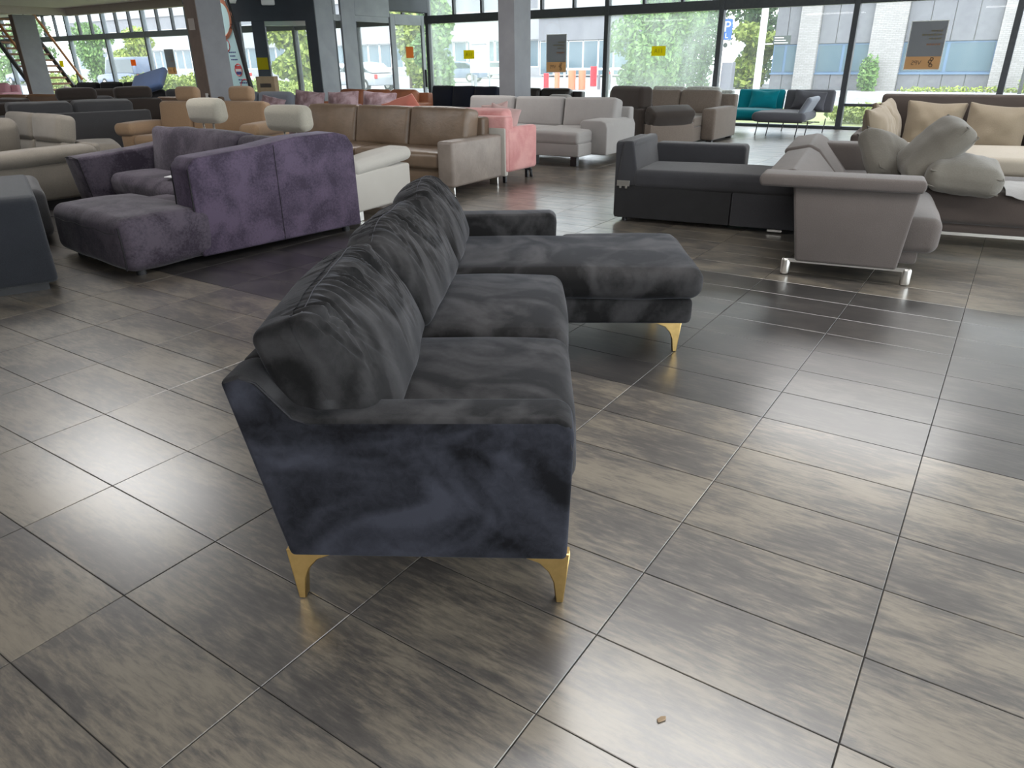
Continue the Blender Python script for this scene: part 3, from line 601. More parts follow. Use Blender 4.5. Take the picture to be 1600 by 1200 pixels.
# camel sofa with headrests
ca = thing('sofa', (-10.7, 5.87, 0), 21, 'camel suede two-seat sofa with two headrests, arm towards the charcoal back', 'sofa')
box('base', 'camel', ca, (.2, 2.2), (.05, .9), (.1, .34), .03, 3); box('back_frame', 'camel', ca, (.24, 2.28), (.84, 1.0), (.1, .80), .04, 3)
for k in (0, 1):
    pad('seat_cushion', 'camel', ca, (.25+k*.98, 1.22+k*.98), (-.06, .72), (.30, .46), .07, (0, .02, .02), n=(7, 7, 3)); pad('back_cushion', 'camel', ca, ((.24, .87)[k], (.86, 2.23)[k]), (.66, .9), (.40, .87), .06, (0, .03, .01), (-10, 0, 0), (8, 4, 6), .006)
    headrest(ca, 'camel', .72+k*1.02, .86, .875, .42, .19, .17, False, -8)
for x in (-.02, 2.24): box('arm', 'camel', ca, (x, x+.24), (.0, .95), (.1, .48), .04, 3); pad('arm_pad', 'camel', ca, (x-.06, x+.28), (-.06, .9), (.46, .62), .07, (0, 0, .015), (0, 0, 0), (4, 7, 3))
for x in (.1, 2.35):
    for y in (.1, .9): cyl('leg', 'black', ca, (x, y), .03, 0, .11, 10)

ca.scale = (.88, .93, 1.02)
# cream sofa: back to the purple one, two headrests on twisted posts
cr = thing('sofa', (-5.20, 6.02, 0), 187, 'cream sofa with two headrests on twisted steel posts and a raised off-white arm pad', 'sofa')
box('base', 'cream', cr, (.2, 2.15), (.32, 1.1), (.1, .4), .04, 3); box('back_frame', 'cream', cr, (.18, 2.15), (1.0, 1.22), (.12, .66), .06, 4)
pad('seat_cushion', 'cream', cr, (.25, 1.3), (.28, .85), (.36, .48), .05, n=(6, 6, 3)); pad('seat_cushion', 'cream', cr, (1.32, 2.15), (.28, .85), (.36, .48), .05, n=(6, 6, 3))
pad('back_cushion', 'cream', cr, (.22, 1.3), (.82, 1.2), (.42, .69), .08, (0, .02, .02), (-6, 0, 0), (8, 4, 5)); pad('back_cushion', 'cream', cr, (1.32, 2.15), (.82, 1.2), (.42, .69), .08, (0, .02, .02), (-6, 0, 0), (8, 4, 5))
headrest(cr, 'cream', .74, 1.1, .80, 0.5, .22, .17, True, -6); headrest(cr, 'cream', 1.82, 1.1, .85, .44, .22, .17, True, -6)
box('arm', 'creamw', cr, (-.06, .2), (.3, 1.22), (.09, .45), .025, 3); pad('arm_pad', 'creamw', cr, (-.08, .22), (.26, 1.2), (.455, .58), .06, (0, 0, .015), (-4, 0, 0), (5, 8, 3))
for x, y in ((.02, .4), (.02, 1.1), (2.05, .4), (2.05, 1.1)): box('leg', 'chrome', cr, (x-.04, x+.04), (y-.03, y+.03), (0, .1), .004, 1)

# taupe leather sofa
ta = thing('sofa', (-7.95, 6.38, 0), 2, 'taupe leather three-seat sofa with creased cushions and a broad square arm', 'sofa')
box('base', 'taupe', ta, (.0, 2.62), (.06, .95), (.09, .32), .03, 3); box('back_frame', 'taupe', ta, (.0, 2.66), (.84, 1.0), (.09, .78), .04, 3); box('rear_panel', 'creamw', ta, (2.5, 2.87), (.99, 1.07), (.09, .655), .02, 2)
for k in range(3): pad('back_cushion', 'taupe', ta, (-.02+k*.875, .85+k*.875), (.58, .84), (.40, .88), .05, (.0, .05, .01), (-12, 0, 0), (12, 4, 10), .014, k+3)
for k in range(2): pad('seat_cushion', 'taupe', ta, (.0+k*1.32, 1.31+k*1.3), (.0, .68), (.27, .45), .05, (0, .015, .02), n=(9, 8, 3), seed=k+5)
box('arm', 'taupe2', ta, (2.62, 2.84), (-.04, .98), (.09, .585), .035, 4)
for x, y in ((2.73, .05), (2.73, .95), (.1, .1), (.1, .9)): box('leg', 'chrome', ta, (x-.06, x+.06), (y-.012, y+.012), (0, .1), .004, 1)
# pink sofa back to back with it
pk = sofa('pink velvet sofa with black angled foot, right of the taupe leather sofa', (-5.12, 8.22), 182, 2.3, .74, 'pink', .84, .65, .45, 2, aw=.14, leg_h=.13, legm='black', legw=.02)
tube('angled_foot', 'black', pk, [(.07, .22, .14), (.07, .12, .13), (.07, .05, .09), (.07, .04, 0)], .022, 8)
tag(pillow('scatter_pillow', 'pinkpale', None, (-5.42, 7.88, .70), .40, .38, .13, (-22, 12, 20), 3), 'pale pink pillow with pointed ears leaning on the pink sofa arm, front one', 'pillow')
tag(pillow('scatter_pillow', 'pinkpale', None, (-5.66, 8.03, .72), .40, .38, .12, (-20, -8, 5), 5), 'pale pink pillow with pointed ears behind the other on the pink sofa', 'pillow')
tag(pillow('scatter_pillow', 'coral', None, (-7.15, 8.0, .76), .62, .42, .14, (-35, 14, 178), 9, pinch=.05), 'pink wedge cushion showing above the middle of the taupe leather sofa', 'pillow')

# pale grey corner sofa with chaise
gs = thing('corner_sofa', (-7.75, 9.2, 0), 1, 'pale grey weave corner sofa with chaise and curved arm, before the square pillar', 'sofa')
box('base', 'greyfab', gs, (.05, 2.75), (.45, 1.4), (.13, .32), .02, 3); box('back_frame', 'greyfab', gs, (.0, 2.86), (1.26, 1.42), (.13, .74), .03, 3)
for k in range(3): pad('back_cushion', 'greyfab', gs, (.06+k*.9, .94+k*.9), (1.0, 1.26), (.42, .86), .05, (0, .03, .012), (-11, 0, 0), (8, 4, 6), .006)
pad('seat_cushion', 'greyfab', gs, (.06, 1.78), (.42, 1.1), (.29, .46), .05, n=(8, 7, 3)); box('chaise_base', 'greyfab', gs, (1.8, 2.66), (.02, 1.2), (.13, .31), .02, 3); pad('chaise_cushion', 'greyfab', gs, (1.79, 2.66), (.0, 1.1), (.30, .47), .05, n=(7, 9, 3))
prism('arm', 'greyfab', gs, [(2.58, .13), (2.9, .13), (2.9, .5), (2.87, .575), (2.8, .6), (2.5, .6), (2.46, .56), (2.47, .45), (2.58, .42)], .42, 1.4, .02, 3, axis='y')
for x, y in ((1.9, .1), (2.56, .1), (2.8, 1.3), (.1, .5), (.1, 1.3)): box('leg', 'black', gs, (x-.05, x+.05), (y-.04, y+.04), (0, .135), .004, 1)

# dark brown recliner chair
rb_ = thing('recliner_chair', (-6.0, 12.05, 0), 150, 'dark brown recliner chair turned away, headrest section and flared taupe arm pad', 'chair')
box('base', 'browncloth', rb_, (-1.0, 0), (-.9, 0), (.04, .42), .03, 3); pad('seat_cushion', 'browncloth', rb_, (-.85, -.1), (-.95, -.2), (.38, .5), .05, n=(6, 6, 3))
pad('backrest', 'browncloth', rb_, (-.96, -.03), (-.18, .06), (.06, .66), .05, (0, .02, 0), n=(6, 4, 6)); pad('headrest', 'browncloth', rb_, (-.95, -.04), (-.2, .06), (.63, .98), .07, (0, .02, .01), n=(6, 4, 5))
for x, t in ((-1.12, -25), (.0, 25)): pad('arm_pad', 'browncloth', rb_, (x-.08, x+.2), (-.9, -.02), (.4, .66), .06, (.02, 0, .02), (0, t, 0), (5, 7, 5)); box('arm_box', 'taupecord', rb_, (x-.04, x+.16), (-.92, -.02), (.04, .42), .02, 2)
# taupe corner sofa
tc = sofa('taupe corded corner sofa with square arm, left of the teal sofa', (-7.08, 13.25), 0, 2.55, 1.25, 'taupecord', .84, .58, .44, 3, arms=(0, 1), aw=.26, leg_h=.04, ns=2)
box('chaise_base', 'taupecord', tc, (1.5, 2.3), (-.35, .1), (.04, .28), .015, 2); pad('chaise_cushion', 'taupecord', tc, (1.5, 2.3), (-.37, .1), (.28, .44), .04, n=(6, 4, 3))
pa = sofa('pale patterned sofa with white arm standing at the window behind the taupe corner sofa', (-6.95, 15.4), 0, 1.75, .95, 'pattern', .84, .58, .42, 2, arms=(0, 1), aw=.22, seat_m='creamw')

# teal and slate designer sofa on thin black legs
te = thing('designer_sofa', (-5.05, 15.35, 0), 2, 'teal and slate wool designer sofa with chaise on thin black wire legs', 'sofa')
pad('backrest', 'teal', te, (.0, .93), (.82, .98), (.38, .80), .05, (0, .02, 0), (-14, 0, 0), (8, 4, 6), .004, label='teal wool backrest'); pad('seat', 'teal', te, (-.1, .98), (.1, .85), (.25, .44), .07, (0, .01, .02), n=(8, 6, 3), label='teal wool seat')
pad('backrest', 'slate', te, (.96, 1.9), (.82, .98), (.38, .80), .05, (0, .02, 0), (-14, 0, 0), (8, 4, 6), .004, label='slate wool backrest'); pad('chaise', 'slate', te, (.62, 1.62), (-.35, .8), (.26, .43), .08, (.02, .01, .02), n=(9, 9, 4), label='slate wool chaise'); pad('side_flap', 'slatelt', te, (1.52, 1.62), (-.3, .6), (.33, .72), .05, (.01, 0, 0), (0, 28, 0), (4, 8, 6), label='pale slate side flap folded up')
for x, y in ((.0, .2), (.0, .8), (.72, -.2), (.95, -.28), (1.5, -.28), (1.62, .0), (1.8, .8), (1.0, .8)): tube('leg', 'black', te, [(x, y, .27), (x+.0, y, .2), (x-.02, y-.03, 0)], .011, 6)
tube('leg_rail', 'black', te, [(.0, .2, .24), (1.8, .2, .24)], .01, 6); tube('leg_rail', 'black', te, [(.72, -.25, .25), (1.72, -.25, .25), (1.72, .1, .25)], .01, 6)
tag(pillow('scatter_pillow', 'teal', None, (-4.5, 16.03, .62), .58, .36, .1, (-18, 0, 2), 11), 'teal pillow leaning on the teal backrest', 'pillow')
tag(pillow('scatter_pillow', 'slate', None, (-3.6, 16.05, .62), .62, .36, .1, (-18, 4, 4), 13), 'dark slate pillow crumpled against the slate backrest', 'pillow')

# anthracite sofa-bed module with raw black front
bd = thing('sofa_module', (-2.985, 6.16, 0), 8, 'anthracite sofa module with raw black front panel and metal connector bracket', 'sofa')
box('front_panel', 'bedblack', bd, (.0, 1.05), (.0, .03), (.04, .33), .004, 1); box('base', 'bed', bd, (.0, 1.72), (.03, .82), (.04, .33), .01, 2); box('front_panel', 'bed', bd, (1.06, 1.72), (-.005, .03), (.04, .33), .006, 1)
prism('end_back', 'bed', bd, [(.02, .04), (.02, .70), (.06, .715), (.75, .715), (.75, .04)], -.02, .16, .02, 3)
pad('seat_cushion', 'bed', bd, (.16, 1.73), (-.02, .72), (.31, .475), .06, (0, .005, .018), n=(12, 7, 3), lump=.004)
prism('end_pad', 'bed', bd, [(.0, .33), (.22, .33), (.15, .72), (.06, .72)], .0, .8, .02, 3, axis='y'); box('rear_arm', 'bed', bd, (.14, 1.02), (.74, .98), (.1, .64), .04, 4)
br = box('connector_bracket', 'chrome', bd, (.015, .135), (-.01, 0), (.325, .375), .002, 1); box('bracket_lug', 'chrome', br, (-.035, -.015), (-.009, .0), (-.045, -.02), .002, 1); box('bracket_lug', 'chrome', br, (.02, .04), (-.009, .0), (-.045, -.02), .002, 1)
for x in (.08, 1.65):
    for y in (.08, .75): cyl('leg', 'black', bd, (x, y), .025, 0, .05, 10)
box('rail_end', 'chrome', bd, (1.38, 1.5), (.0, .01), (.015, .035), .002, 1)

# mink sofa on steel skid, right
mi = thing('corner_sofa', (-1.229, 5.004, 0), 9, 'mink grey corner sofa on a flat brushed steel skid, front right of the showroom', 'sofa')
prism('arm_panel', 'mink', mi, [(.16, .12), (.78, .12), (.83, .64), (.08, .64)], .0, .2, .02, 3, axis='y'); prism('arm_top', 'mink', mi, [(-.12, .61), (.84, .61), (.855, .655), (.84, .69), (-.12, .69), (-.135, .655)], -.035, .22, .018, 3, axis='y')
prism('backrest', 'mink', mi, [(.16, .12), (.3, .12), (.36, .42), (.14, .66), (.06, .70), (-.12, .66), (-.12, .63), (.1, .58)], .2, 1.62, .03, 4, axis='y'); 
prism('backrest', 'mink', mi, [(.2, .12), (.3, .12), (.36, .42), (.14, .68), (.06, .72), (-.14, .68), (-.14, .63), (.1, .58)], 1.64, 2.75, .03, 4, axis='y')
pad('seat_cushion', 'mink', mi, (.28, 1.0), (.16, 1.35), (.2, .43), .06, (.02, .01, .02), n=(7, 10, 4), lump=.005); box('seat_base', 'mink', mi, (.2, .9), (.2, 1.5), (.12, .24), .02, 2)
pad('seat_cushion', 'minkdk', mi, (.3, 2.6), (1.36, 2.35), (.19, .44), .05, (0, .01, .015), n=(14, 8, 4), lump=.004); box('seat_base', 'minkdk', mi, (.3, 2.6), (1.40, 2.4), (.12, .2), .012, 2)
box('rear_back', 'mink', mi, (.1, .8), (2.42, 2.72), (.12, .66), .05, 4)
bm = bmesh.new(); add_box(bm, .1, .85, .08, .12, .095, .12); mk('skid', bm, 'chrome', mi)
for x in (.1, .85): box('skid_foot', 'chrome', mi, (x-.03, x+.03), (.075, .125), (0, .12), .02, 3)
box('skid', 'chrome', mi, (.98, 2.6), (1.42, 1.46), (.095, .12)); box('skid_foot', 'chrome', mi, (2.5, 2.56), (1.42, 1.46), (0, .1)); box('skid_foot', 'chrome', mi, (.3, .36), (2.5, 2.56), (0, .12)); 
def fat_pillow(c, w, h, th, rot, seed, label):
    fn0 = lumps(seed, .016, 5)
    def fn(v, nn):
        e = max(abs(nn.x), abs(nn.z)); v = fn0(v, nn); v.y += noise.noise(Vector((v.x*16+seed, v.z*5, seed)))*.007; v.y *= 1-.25*e**4; return v
    bm = bmesh.new(); rbox(bm, w, th, h, th*.36, (16, 6, 16), (.012, .03, .012), fn); o = mk('back_pillow', bm, 'greypill', None, c, rot, sharp=85)
    hx, hz = w/2-.01, h/2-.01
    for s in (-1, 1):
        pts = [(hx, -hz), (hx, hz), (-hx, hz), (-hx, -hz)]; path = []
        for a in range(4):
            p, q = pts[a], pts[(a+1) % 4]
            for k in range(8): t = k/8; path.append((p[0]+(q[0]-p[0])*t, s*th*.33, p[1]+(q[1]-p[1])*t))
        path = [fn(Vector(p), Vector((p[0]/(w/2), p[1]/(th/2), p[2]/(h/2))))*1.0 for p in path]
        tube('piping', 'greypill', o, path, .005, 5, True)
    return tag(o, label, 'pillow', 'loose grey back pillows on the mink sofa')
fat_pillow((-.84, 6.90, .60), .50, .48, .2, (-48, 20, 50), 1, 'grey pillow slumped against the mink backrest, left of three')
fat_pillow((-.52, 6.68, .71), .52, .50, .2, (-76, -48, 12), 4, 'grey pillow tilted on its corner, upright middle one of three')
fat_pillow((-.28, 6.55, .565), .50, .46, .2, (-80, 6, 10), 7, 'grey pillow lying flat on the mink seat, right of three')
bm = bmesh.new(); bmesh.ops.create_grid(bm, x_segments=16, y_segments=10, size=.5)
for v in bm.verts: v.co = Vector((v.co.x*.62, v.co.y*.5, .012+.014*noise.noise(Vector((v.co.x*7, v.co.y*6, 3)))-max(0, -v.co.y-.36)**1*.35*(1+.3*sin(v.co.x*16))))
bmesh.ops.solidify(bm, geom=bm.faces[:], thickness=.004); cl = mk('cloth', bm, 'pinkclo' if 'pinkclo' in MT else 'greyfab', None, (.30, 6.82, .462), (0, 0, 8), 60); tag(cl, 'pale folded cloth draped over the mink seat edge at the right', 'cloth')

# beige pillow sofa behind
be = thing('corner_sofa', (-1.62, 8.3, 0), 5, 'beige corner sofa with dark brown back frame and many loose linen pillows', 'sofa')
box('back_frame', 'minkdk', be, (.35, 3.4), (1.55, 1.72), (.1, .99), .03, 3); box('side_back', 'minkdk', be, (.2, .33), (.1, 1.7), (.1, .66), .03, 3); box('base', 'beige', be, (.1, 3.4), (.1, 1.6), (.1, .34), .02, 3)
for k in range(3): pad('seat_cushion', 'beige', be, (.2+k*1.05, 1.23+k*1.05), (.05, 1.3), (.33, .49), .05, (0, .01, .02), n=(7, 8, 3))
for x in (.2, 3.3):
    for y in (.2, 1.6): box('leg', 'black', be, (x-.04, x+.04), (y-.04, y+.04), (0, .1))
def bw(lx, ly, z): p = Matrix.Rotation(R(5), 3, 'Z') @ Vector((lx, ly, 0)); return (-1.62+p.x, 8.3+p.y, z-.13)
for k, (x, y, z, rz, ry, wd, lab) in enumerate(((.42, .62, .76, 78, -4, .55, 'beige linen pillow, nearest one along the left side of the beige sofa'), (.44, .9, .77, 82, 5, .56, 'beige linen pillow, second along the left side of the beige sofa'), (.47, 1.2, .80, 84, -3, .58, 'beige linen pillow, deepest one in the corner of the beige sofa'),
        (.92, 1.34, .78, 2, 3, .58, 'beige linen pillow, left one leaning on the dark back frame'), (1.52, 1.34, .76, -1, 4, .6, 'beige linen pillow, middle one leaning on the dark back frame'), (2.16, 1.36, .76, 0, 3, .62, 'beige linen pillow, cut by the right picture edge'))):
    tag(pillow('linen_pillow', 'beigepill', None, bw(x, y, z), wd, .56, .2, (-14, ry, rz+5), 20+k, (18, 5, 18), pinch=.12), lab, 'pillow', 'loose linen pillows on the beige sofa')

# rows further back
sofa('navy fabric three-seat sofa left of the square pillar', (-11.55, 13.3), -3, 1.9, .95, 'navy', .88, .62, .45, 3, arms=(0, 0), soft=.04)
sofa('orange-tan leather sofa with low puffy back left of the navy sofa', (-13.4, 12.0), 4, 2.6, .95, 'orangel', .84, .6, .44, 3, arms=(1, 1), soft=.09)
mv = sofa('mauve velvet sofa with three loose pillows behind the taupe leather sofa', (-11.75, 9.25), 3, 2.75, .95, 'mauve', .70, .55, .42, 3, bt=.1)
for k in range(3): tag(pillow('velvet_pillow', 'mauve', None, (-11.05+k*.83, 9.72+k*.05, .68), .74, .5, .2, (-14, [3, -2, 2][k], 3), 31+k, pinch=.08), ['mauve velvet pillow, left of the three', 'mauve velvet pillow, middle of the three', 'mauve velvet pillow, right of the three'][k]+' on the mauve sofa', 'pillow', 'pillows on the mauve sofa')
tag(pillow('velvet_pillow', 'mauve', None, (-11.9, 9.55, .66), .5, .36, .16, (-30, 12, 20), 37, pinch=.1), 'small pale mauve pillow at the left end of the mauve sofa', 'pillow')
sofa('blue-grey two-seat sofa below the carton by the lobby', (-14.25, 9.85), 10, 1.7, .9, 'bluegrey', .85, .6, .44, 2, arms=(0, 0), soft=.08)
sofa('rose tan low sofa with swept arm left of the mauve sofa', (-12.95, 9.3), 12, 1.15, .85, 'peach', .62, .52, .4, 2, arms=(1, 1), soft=.08)
sofa('black-brown leather sofa right of the square pillar at the window', (-10.2, 14.4), 0, 1.95, .9, 'brownl', .82, .6, .44, 2, soft=.08)
sofa('low brown sofa with rounded back before the black-brown leather sofa', (-9.3, 12.85), 0, 1.1, .8, 'browncloth', .74, .6, .44, 1, arms=(1, 1), soft=.09)
sofa('small pale grey sofa end beside the low brown sofa', (-8.1, 13.0), 4, .72, .8, 'greyfab', .76, .55, .44, 1, arms=(0, 1), soft=.09)
sofa('brown leather bench sofa behind the camel headrests', (-14.5, 8.6), 25, 1.4, .8, 'rust', .80, .58, .44, 1, arms=(0, 0), soft=.03, tilt=0)
# black and dark sofas crowding the far left corner
sofa('black fabric sofa below the leaning blue pad', (-17.6, 9.6), 30, 2.0, .95, 'blackfab', .86, .62, .45, 2, soft=.09)
sofa('black fabric sofa right behind the staircase foot', (-23.5, 11.3), 28, 2.6, .95, 'blackfab', .95, .62, .45, 3, soft=.09)
sofa('dark brown soft sofa left of the leaning blue pad', (-20.4, 9.4), 28, 2.6, .95, 'browncloth', .86, .62, .45, 3, soft=.1)
sofa('dark grey sofa with long back, further left behind the roll headrests', (-17.4, 8.2), 26, 2.0, .95, 'blackfab', .78, .62, .45, 2, soft=.1)
bp = pad('blue_pad', 'blueden', None, (-.42, .42), (-.4, .4), (-.08, .08), .07, (0, 0, .02), (0, 0, 0), (8, 7, 4), .006); bp.location = (-17.5, 10.55, 1.02); bp.rotation_euler = (R(30), R(-15), R(34)); tag(bp, 'denim blue padded seat section tipped up on the black sofas by the window', 'cushion')
sofa('peach sofa between the two roll headrests', (-15.1, 7.2), 26, 1.2, .9, 'peach', .74, .55, .44, 2, soft=.08)
tag(pillow('scatter_pillow', 'creamw', None, (-15.5, 7.75, .82), .5, .4, .14, (-20, 10, 26), 41), 'off-white pillow on the peach sofa between the roll headrests', 'pillow')
sofa('rose pink armchair at the far left edge by the window', (-29.4, 11.2), 30, 1.3, .95, 'rose', .9, .62, .45, 1, soft=.09)
sofa('maroon leather armchair before the rose pink one at the left edge', (-26.6, 9.4), 30, 1.0, .9, 'maroon', .95, .62, .45, 1, arms=(0, 1), soft=.09)
sofa('cream low sofa top at the left edge before the pink armchairs', (-19.6, 6.4), 30, 1.5, .9, 'cream', .86, .6, .44, 2, soft=.09)
# ---------------------------------------------------------------- outside
MT.update(asphalt=surf('asphalt', (.21, .21, .22), (.26, .26, .27), 2, .9, .1), grass=surf('grass', (.17, .2, .07), (.25, .28, .11), 5, .95, .3, 40), kerbm=surf('concrete_kerb', (.38, .38, .38), (.46, .46, .45), 5, .9, .1),
 wbuild=surf('white_cladding', (.31, .31, .32), (.35, .35, .36), 1, .7, .03), gband=surf('grey_cladding', (.17, .17, .185), (.2, .2, .215), 1, .7, .03), winblue=plain('far_window_glass', (.10, .15, .18), .12), panelg=surf('grey_facade_panel', (.135, .135, .148), (.165, .165, .178), 6, .85, .1, 30), framebl=plain('blue_window_frame', (.10, .17, .27), .5),
 bark=surf('bark', (.08, .06, .04), (.14, .1, .07), 12, .9, .3), pole=plain('white_paint', (.85, .85, .85), .5), signblue=plain('sign_blue', (.02, .12, .5), .5), red=plain('red_plastic', (.65, .03, .05), .5), orangep=plain('orange_plastic', (.8, .25, .13), .5), greyp=plain('grey_post', (.22, .22, .25), .6), signdark=plain('sign_dark', (.03, .04, .035), .5),
 carsilver=plain('car_silver', (.45, .47, .5), .25, .3), cardark=plain('car_dark', (.03, .04, .06), .25), carwhite=plain('car_white', (.75, .76, .78), .25), cargl=plain('car_glass', (.03, .05, .06), .08), carblue=plain('car_blue_grey', (.1, .13, .2), .25), lamp_red=plain('tail_lamp', (.5, .03, .03), .3), tyre=plain('tyre', (.015, .015, .015), .8))
def leafm(nm, a, b):
    m, nt, p = new_mat(nm); g = N(nt, 'ShaderNodeNewGeometry'); r = ramp(nt, g.outputs['Random Per Island'], [(0, a), (1, b)]); L(nt, r.outputs[0], p.inputs['Base Color']); p.inputs['Roughness'].default_value = .6
    p.inputs['Transmission Weight'].default_value = 0; return m
MT.update(leafA=leafm('leaf_yellow_green', (.13, .20, .02), (.36, .42, .08)), leafB=leafm('leaf_mid_green', (.05, .13, .025), (.17, .29, .07)), leafC=leafm('leaf_dark_green', (.03, .085, .03), (.11, .21, .06)))
def brick_mat():
    m, nt, p = new_mat('pale_brick'); co = texco(nt); b = N(nt, 'ShaderNodeTexBrick'); b.inputs['Scale'].default_value = 1; b.inputs['Brick Width'].default_value = .22; b.inputs['Row Height'].default_value = .07; b.inputs['Mortar Size'].default_value = .008
    b.inputs['Color1'].default_value = (.285, .27, .262, 1); b.inputs['Color2'].default_value = (.34, .325, .315, 1); b.inputs['Mortar'].default_value = (.22, .21, .2, 1)
    sp = N(nt, 'ShaderNodeSeparateXYZ'); L(nt, co, sp.inputs[0]); s = N(nt, 'ShaderNodeMath', operation='ADD'); L(nt, sp.outputs[0], s.inputs[0]); L(nt, sp.outputs[1], s.inputs[1])
    cb = N(nt, 'ShaderNodeCombineXYZ'); L(nt, s.outputs[0], cb.inputs[0]); L(nt, sp.outputs[2], cb.inputs[1]); L(nt, cb.outputs[0], b.inputs['Vector']); L(nt, b.outputs[0], p.inputs['Base Color']); p.inputs['Roughness'].default_value = .9; return m
MT['brick'] = brick_mat()
struct(box('street', 'asphalt', None, (-170, 30), (17.3, 110), (-.22, -.04)))
struct(box('lawn', 'grass', None, (-44, 8), (17.32, 24.5), (-.1, -.02)))
struct(box('kerb', 'kerbm', None, (-12, 14), (29.5, 30.2), (-.1, .12), .02, 1)); struct(box('pavement', 'kerbm', None, (-14, 14), (31, 37.9), (-.1, .02)))
def foliage(name, mat, parent, blobs, n, size, seed=0, kind='stuff'):
    rd = random.Random(seed); V_, F_ = [], []
    for k in range(n):
        c, rad = blobs[k % len(blobs)]
        d = Vector((rd.gauss(0, 1), rd.gauss(0, 1), rd.gauss(0, 1))).normalized()*(rd.random()**.33)
        p = Vector(c)+Vector((d.x*rad[0], d.y*rad[1], d.z*rad[2])); u = Vector((rd.gauss(0, 1), rd.gauss(0, 1), rd.gauss(0, 1))).normalized(); q = u.orthogonal().normalized(); s = size*(.6+.8*rd.random()); i = len(V_)
        V_ += [p-u*s, p+q*s*.5, p+u*s, p-q*s*.5]; F_.append((i, i+1, i+2, i+3))
    me = bpy.data.meshes.new(name); me.from_pydata(V_, [], F_); me.materials.append(MT[mat]); o = bpy.data.objects.new(name, me); C.objects.link(o); o.parent = parent; o['kind'] = kind; return o
def tree(label, x, y, h, rad, mat, seed, n=2600, trunk=1., size=.16, kinds=1):
    t = thing('tree', (x, y, 0), 0, label, 'tree'); rd = random.Random(seed)
    cyl('trunk', 'bark', t, (0, 0), .13, -.1, h*.6, 8, .06)
    bl = [((rd.uniform(-.5, .5)*rad, rd.uniform(-.5, .5)*rad, trunk+(h-trunk)*(k+.5)/7), (rad*rd.uniform(.6, .95), rad*rd.uniform(.6, .95), (h-trunk)*.17)) for k in range(7)]
    foliage('crown', mat, t, bl, n, size, seed); return t
def bush(label, x, y, w, d, h, mat, seed, n=2600, size=.09, name='bush'):
    o = foliage(name, mat, None, [((0, 0, h*.45), (w/2, d/2, h*.55))]+[((w*(k-2)*.2, 0, h*.45), (w*.16, d*.5, h*(.45+.12*(k % 3)))) for k in range(5)], n, size, seed, 'thing'); o.location = (x, y, 0); return tag(o, label, 'bush')
tree('leafy columnar tree left of the square pillar, reaching the ground', -27.2, 33.5, 5.4, 1.05, 'leafB', 1, 5200, .1)
tree('bright green tree seen through the grey lobby door', -31.5, 36, 5.6, .95, 'leafA', 2, 4200, .1)
tree('large broad tree behind the hazy window with the number sticker', -14.6, 33.8, 6.4, 1.9, 'leafB', 3, 15000, .1, .11); tree('broad green tree at the right side of the hazy window', -14.9, 40.6, 7.0, 1.6, 'leafC', 4, 10000, .1, .11)
tree('dark green tree behind the parking sign', -14.2, 46.5, 8, 1.4, 'leafC', 5, 5200, .3); tree('mid green tree right behind the white lamp pole', -10.6, 49, 8.5, 1.6, 'leafB', 6, 5200, .5); tree('low yellow-green tree between the dark tree and the brick office', -12.1, 40.5, 2.8, 1.0, 'leafA', 7, 2600, .1)
tree('bushy yellow-green tree seen through the lobby screen', -35.5, 31, 4.2, 1.35, 'leafA', 8, 5200, .4)
tree('pale green tree outside the window beside the staircase rail', -72, 39, 4.6, 1.6, 'leafB', 21, 3500, .2); tree('tall green tree outside the far left window at the picture edge', -80, 36, 5, 2.4, 'leafB', 22, 4500, .2); tree('light green tree left of the blue-grey van', -64, 38, 4.0, 1.5, 'leafA', 23, 3500, .2)
bush('yellow-green hedge outside the far left windows beyond the blue pad', -35.0, 21.8, 6.5, 1.3, 1.05, 'leafA', 11, 7000, .08, 'hedge'); bush('yellow-green bush outside the leftmost window', -46.5, 22.5, 5, 1.3, 1.0, 'leafA', 12, 4500, .08)
bush('young green shrub at the foot of the brick office', -6.05, 37.2, .7, .7, 1.45, 'leafB', 13, 900); bush('tall weeds growing along the brick office wall', -1.5, 37.2, 6, .4, .24, 'leafA', 14, 700, .07); bush('grass tufts by the low rail outside the right window', -2.6, 19.3, 2.4, 1.0, .42, 'leafA', 15, 2600, .05); bush('tall weeds by the street lamp at the right', .5, 36.6, 1.6, .6, .9, 'leafA', 16, 900)
bush('yellow-green grass and weeds outside the lobby screen', -31, 24.5, 6, 2.5, .7, 'leafA', 17, 5000, .08)

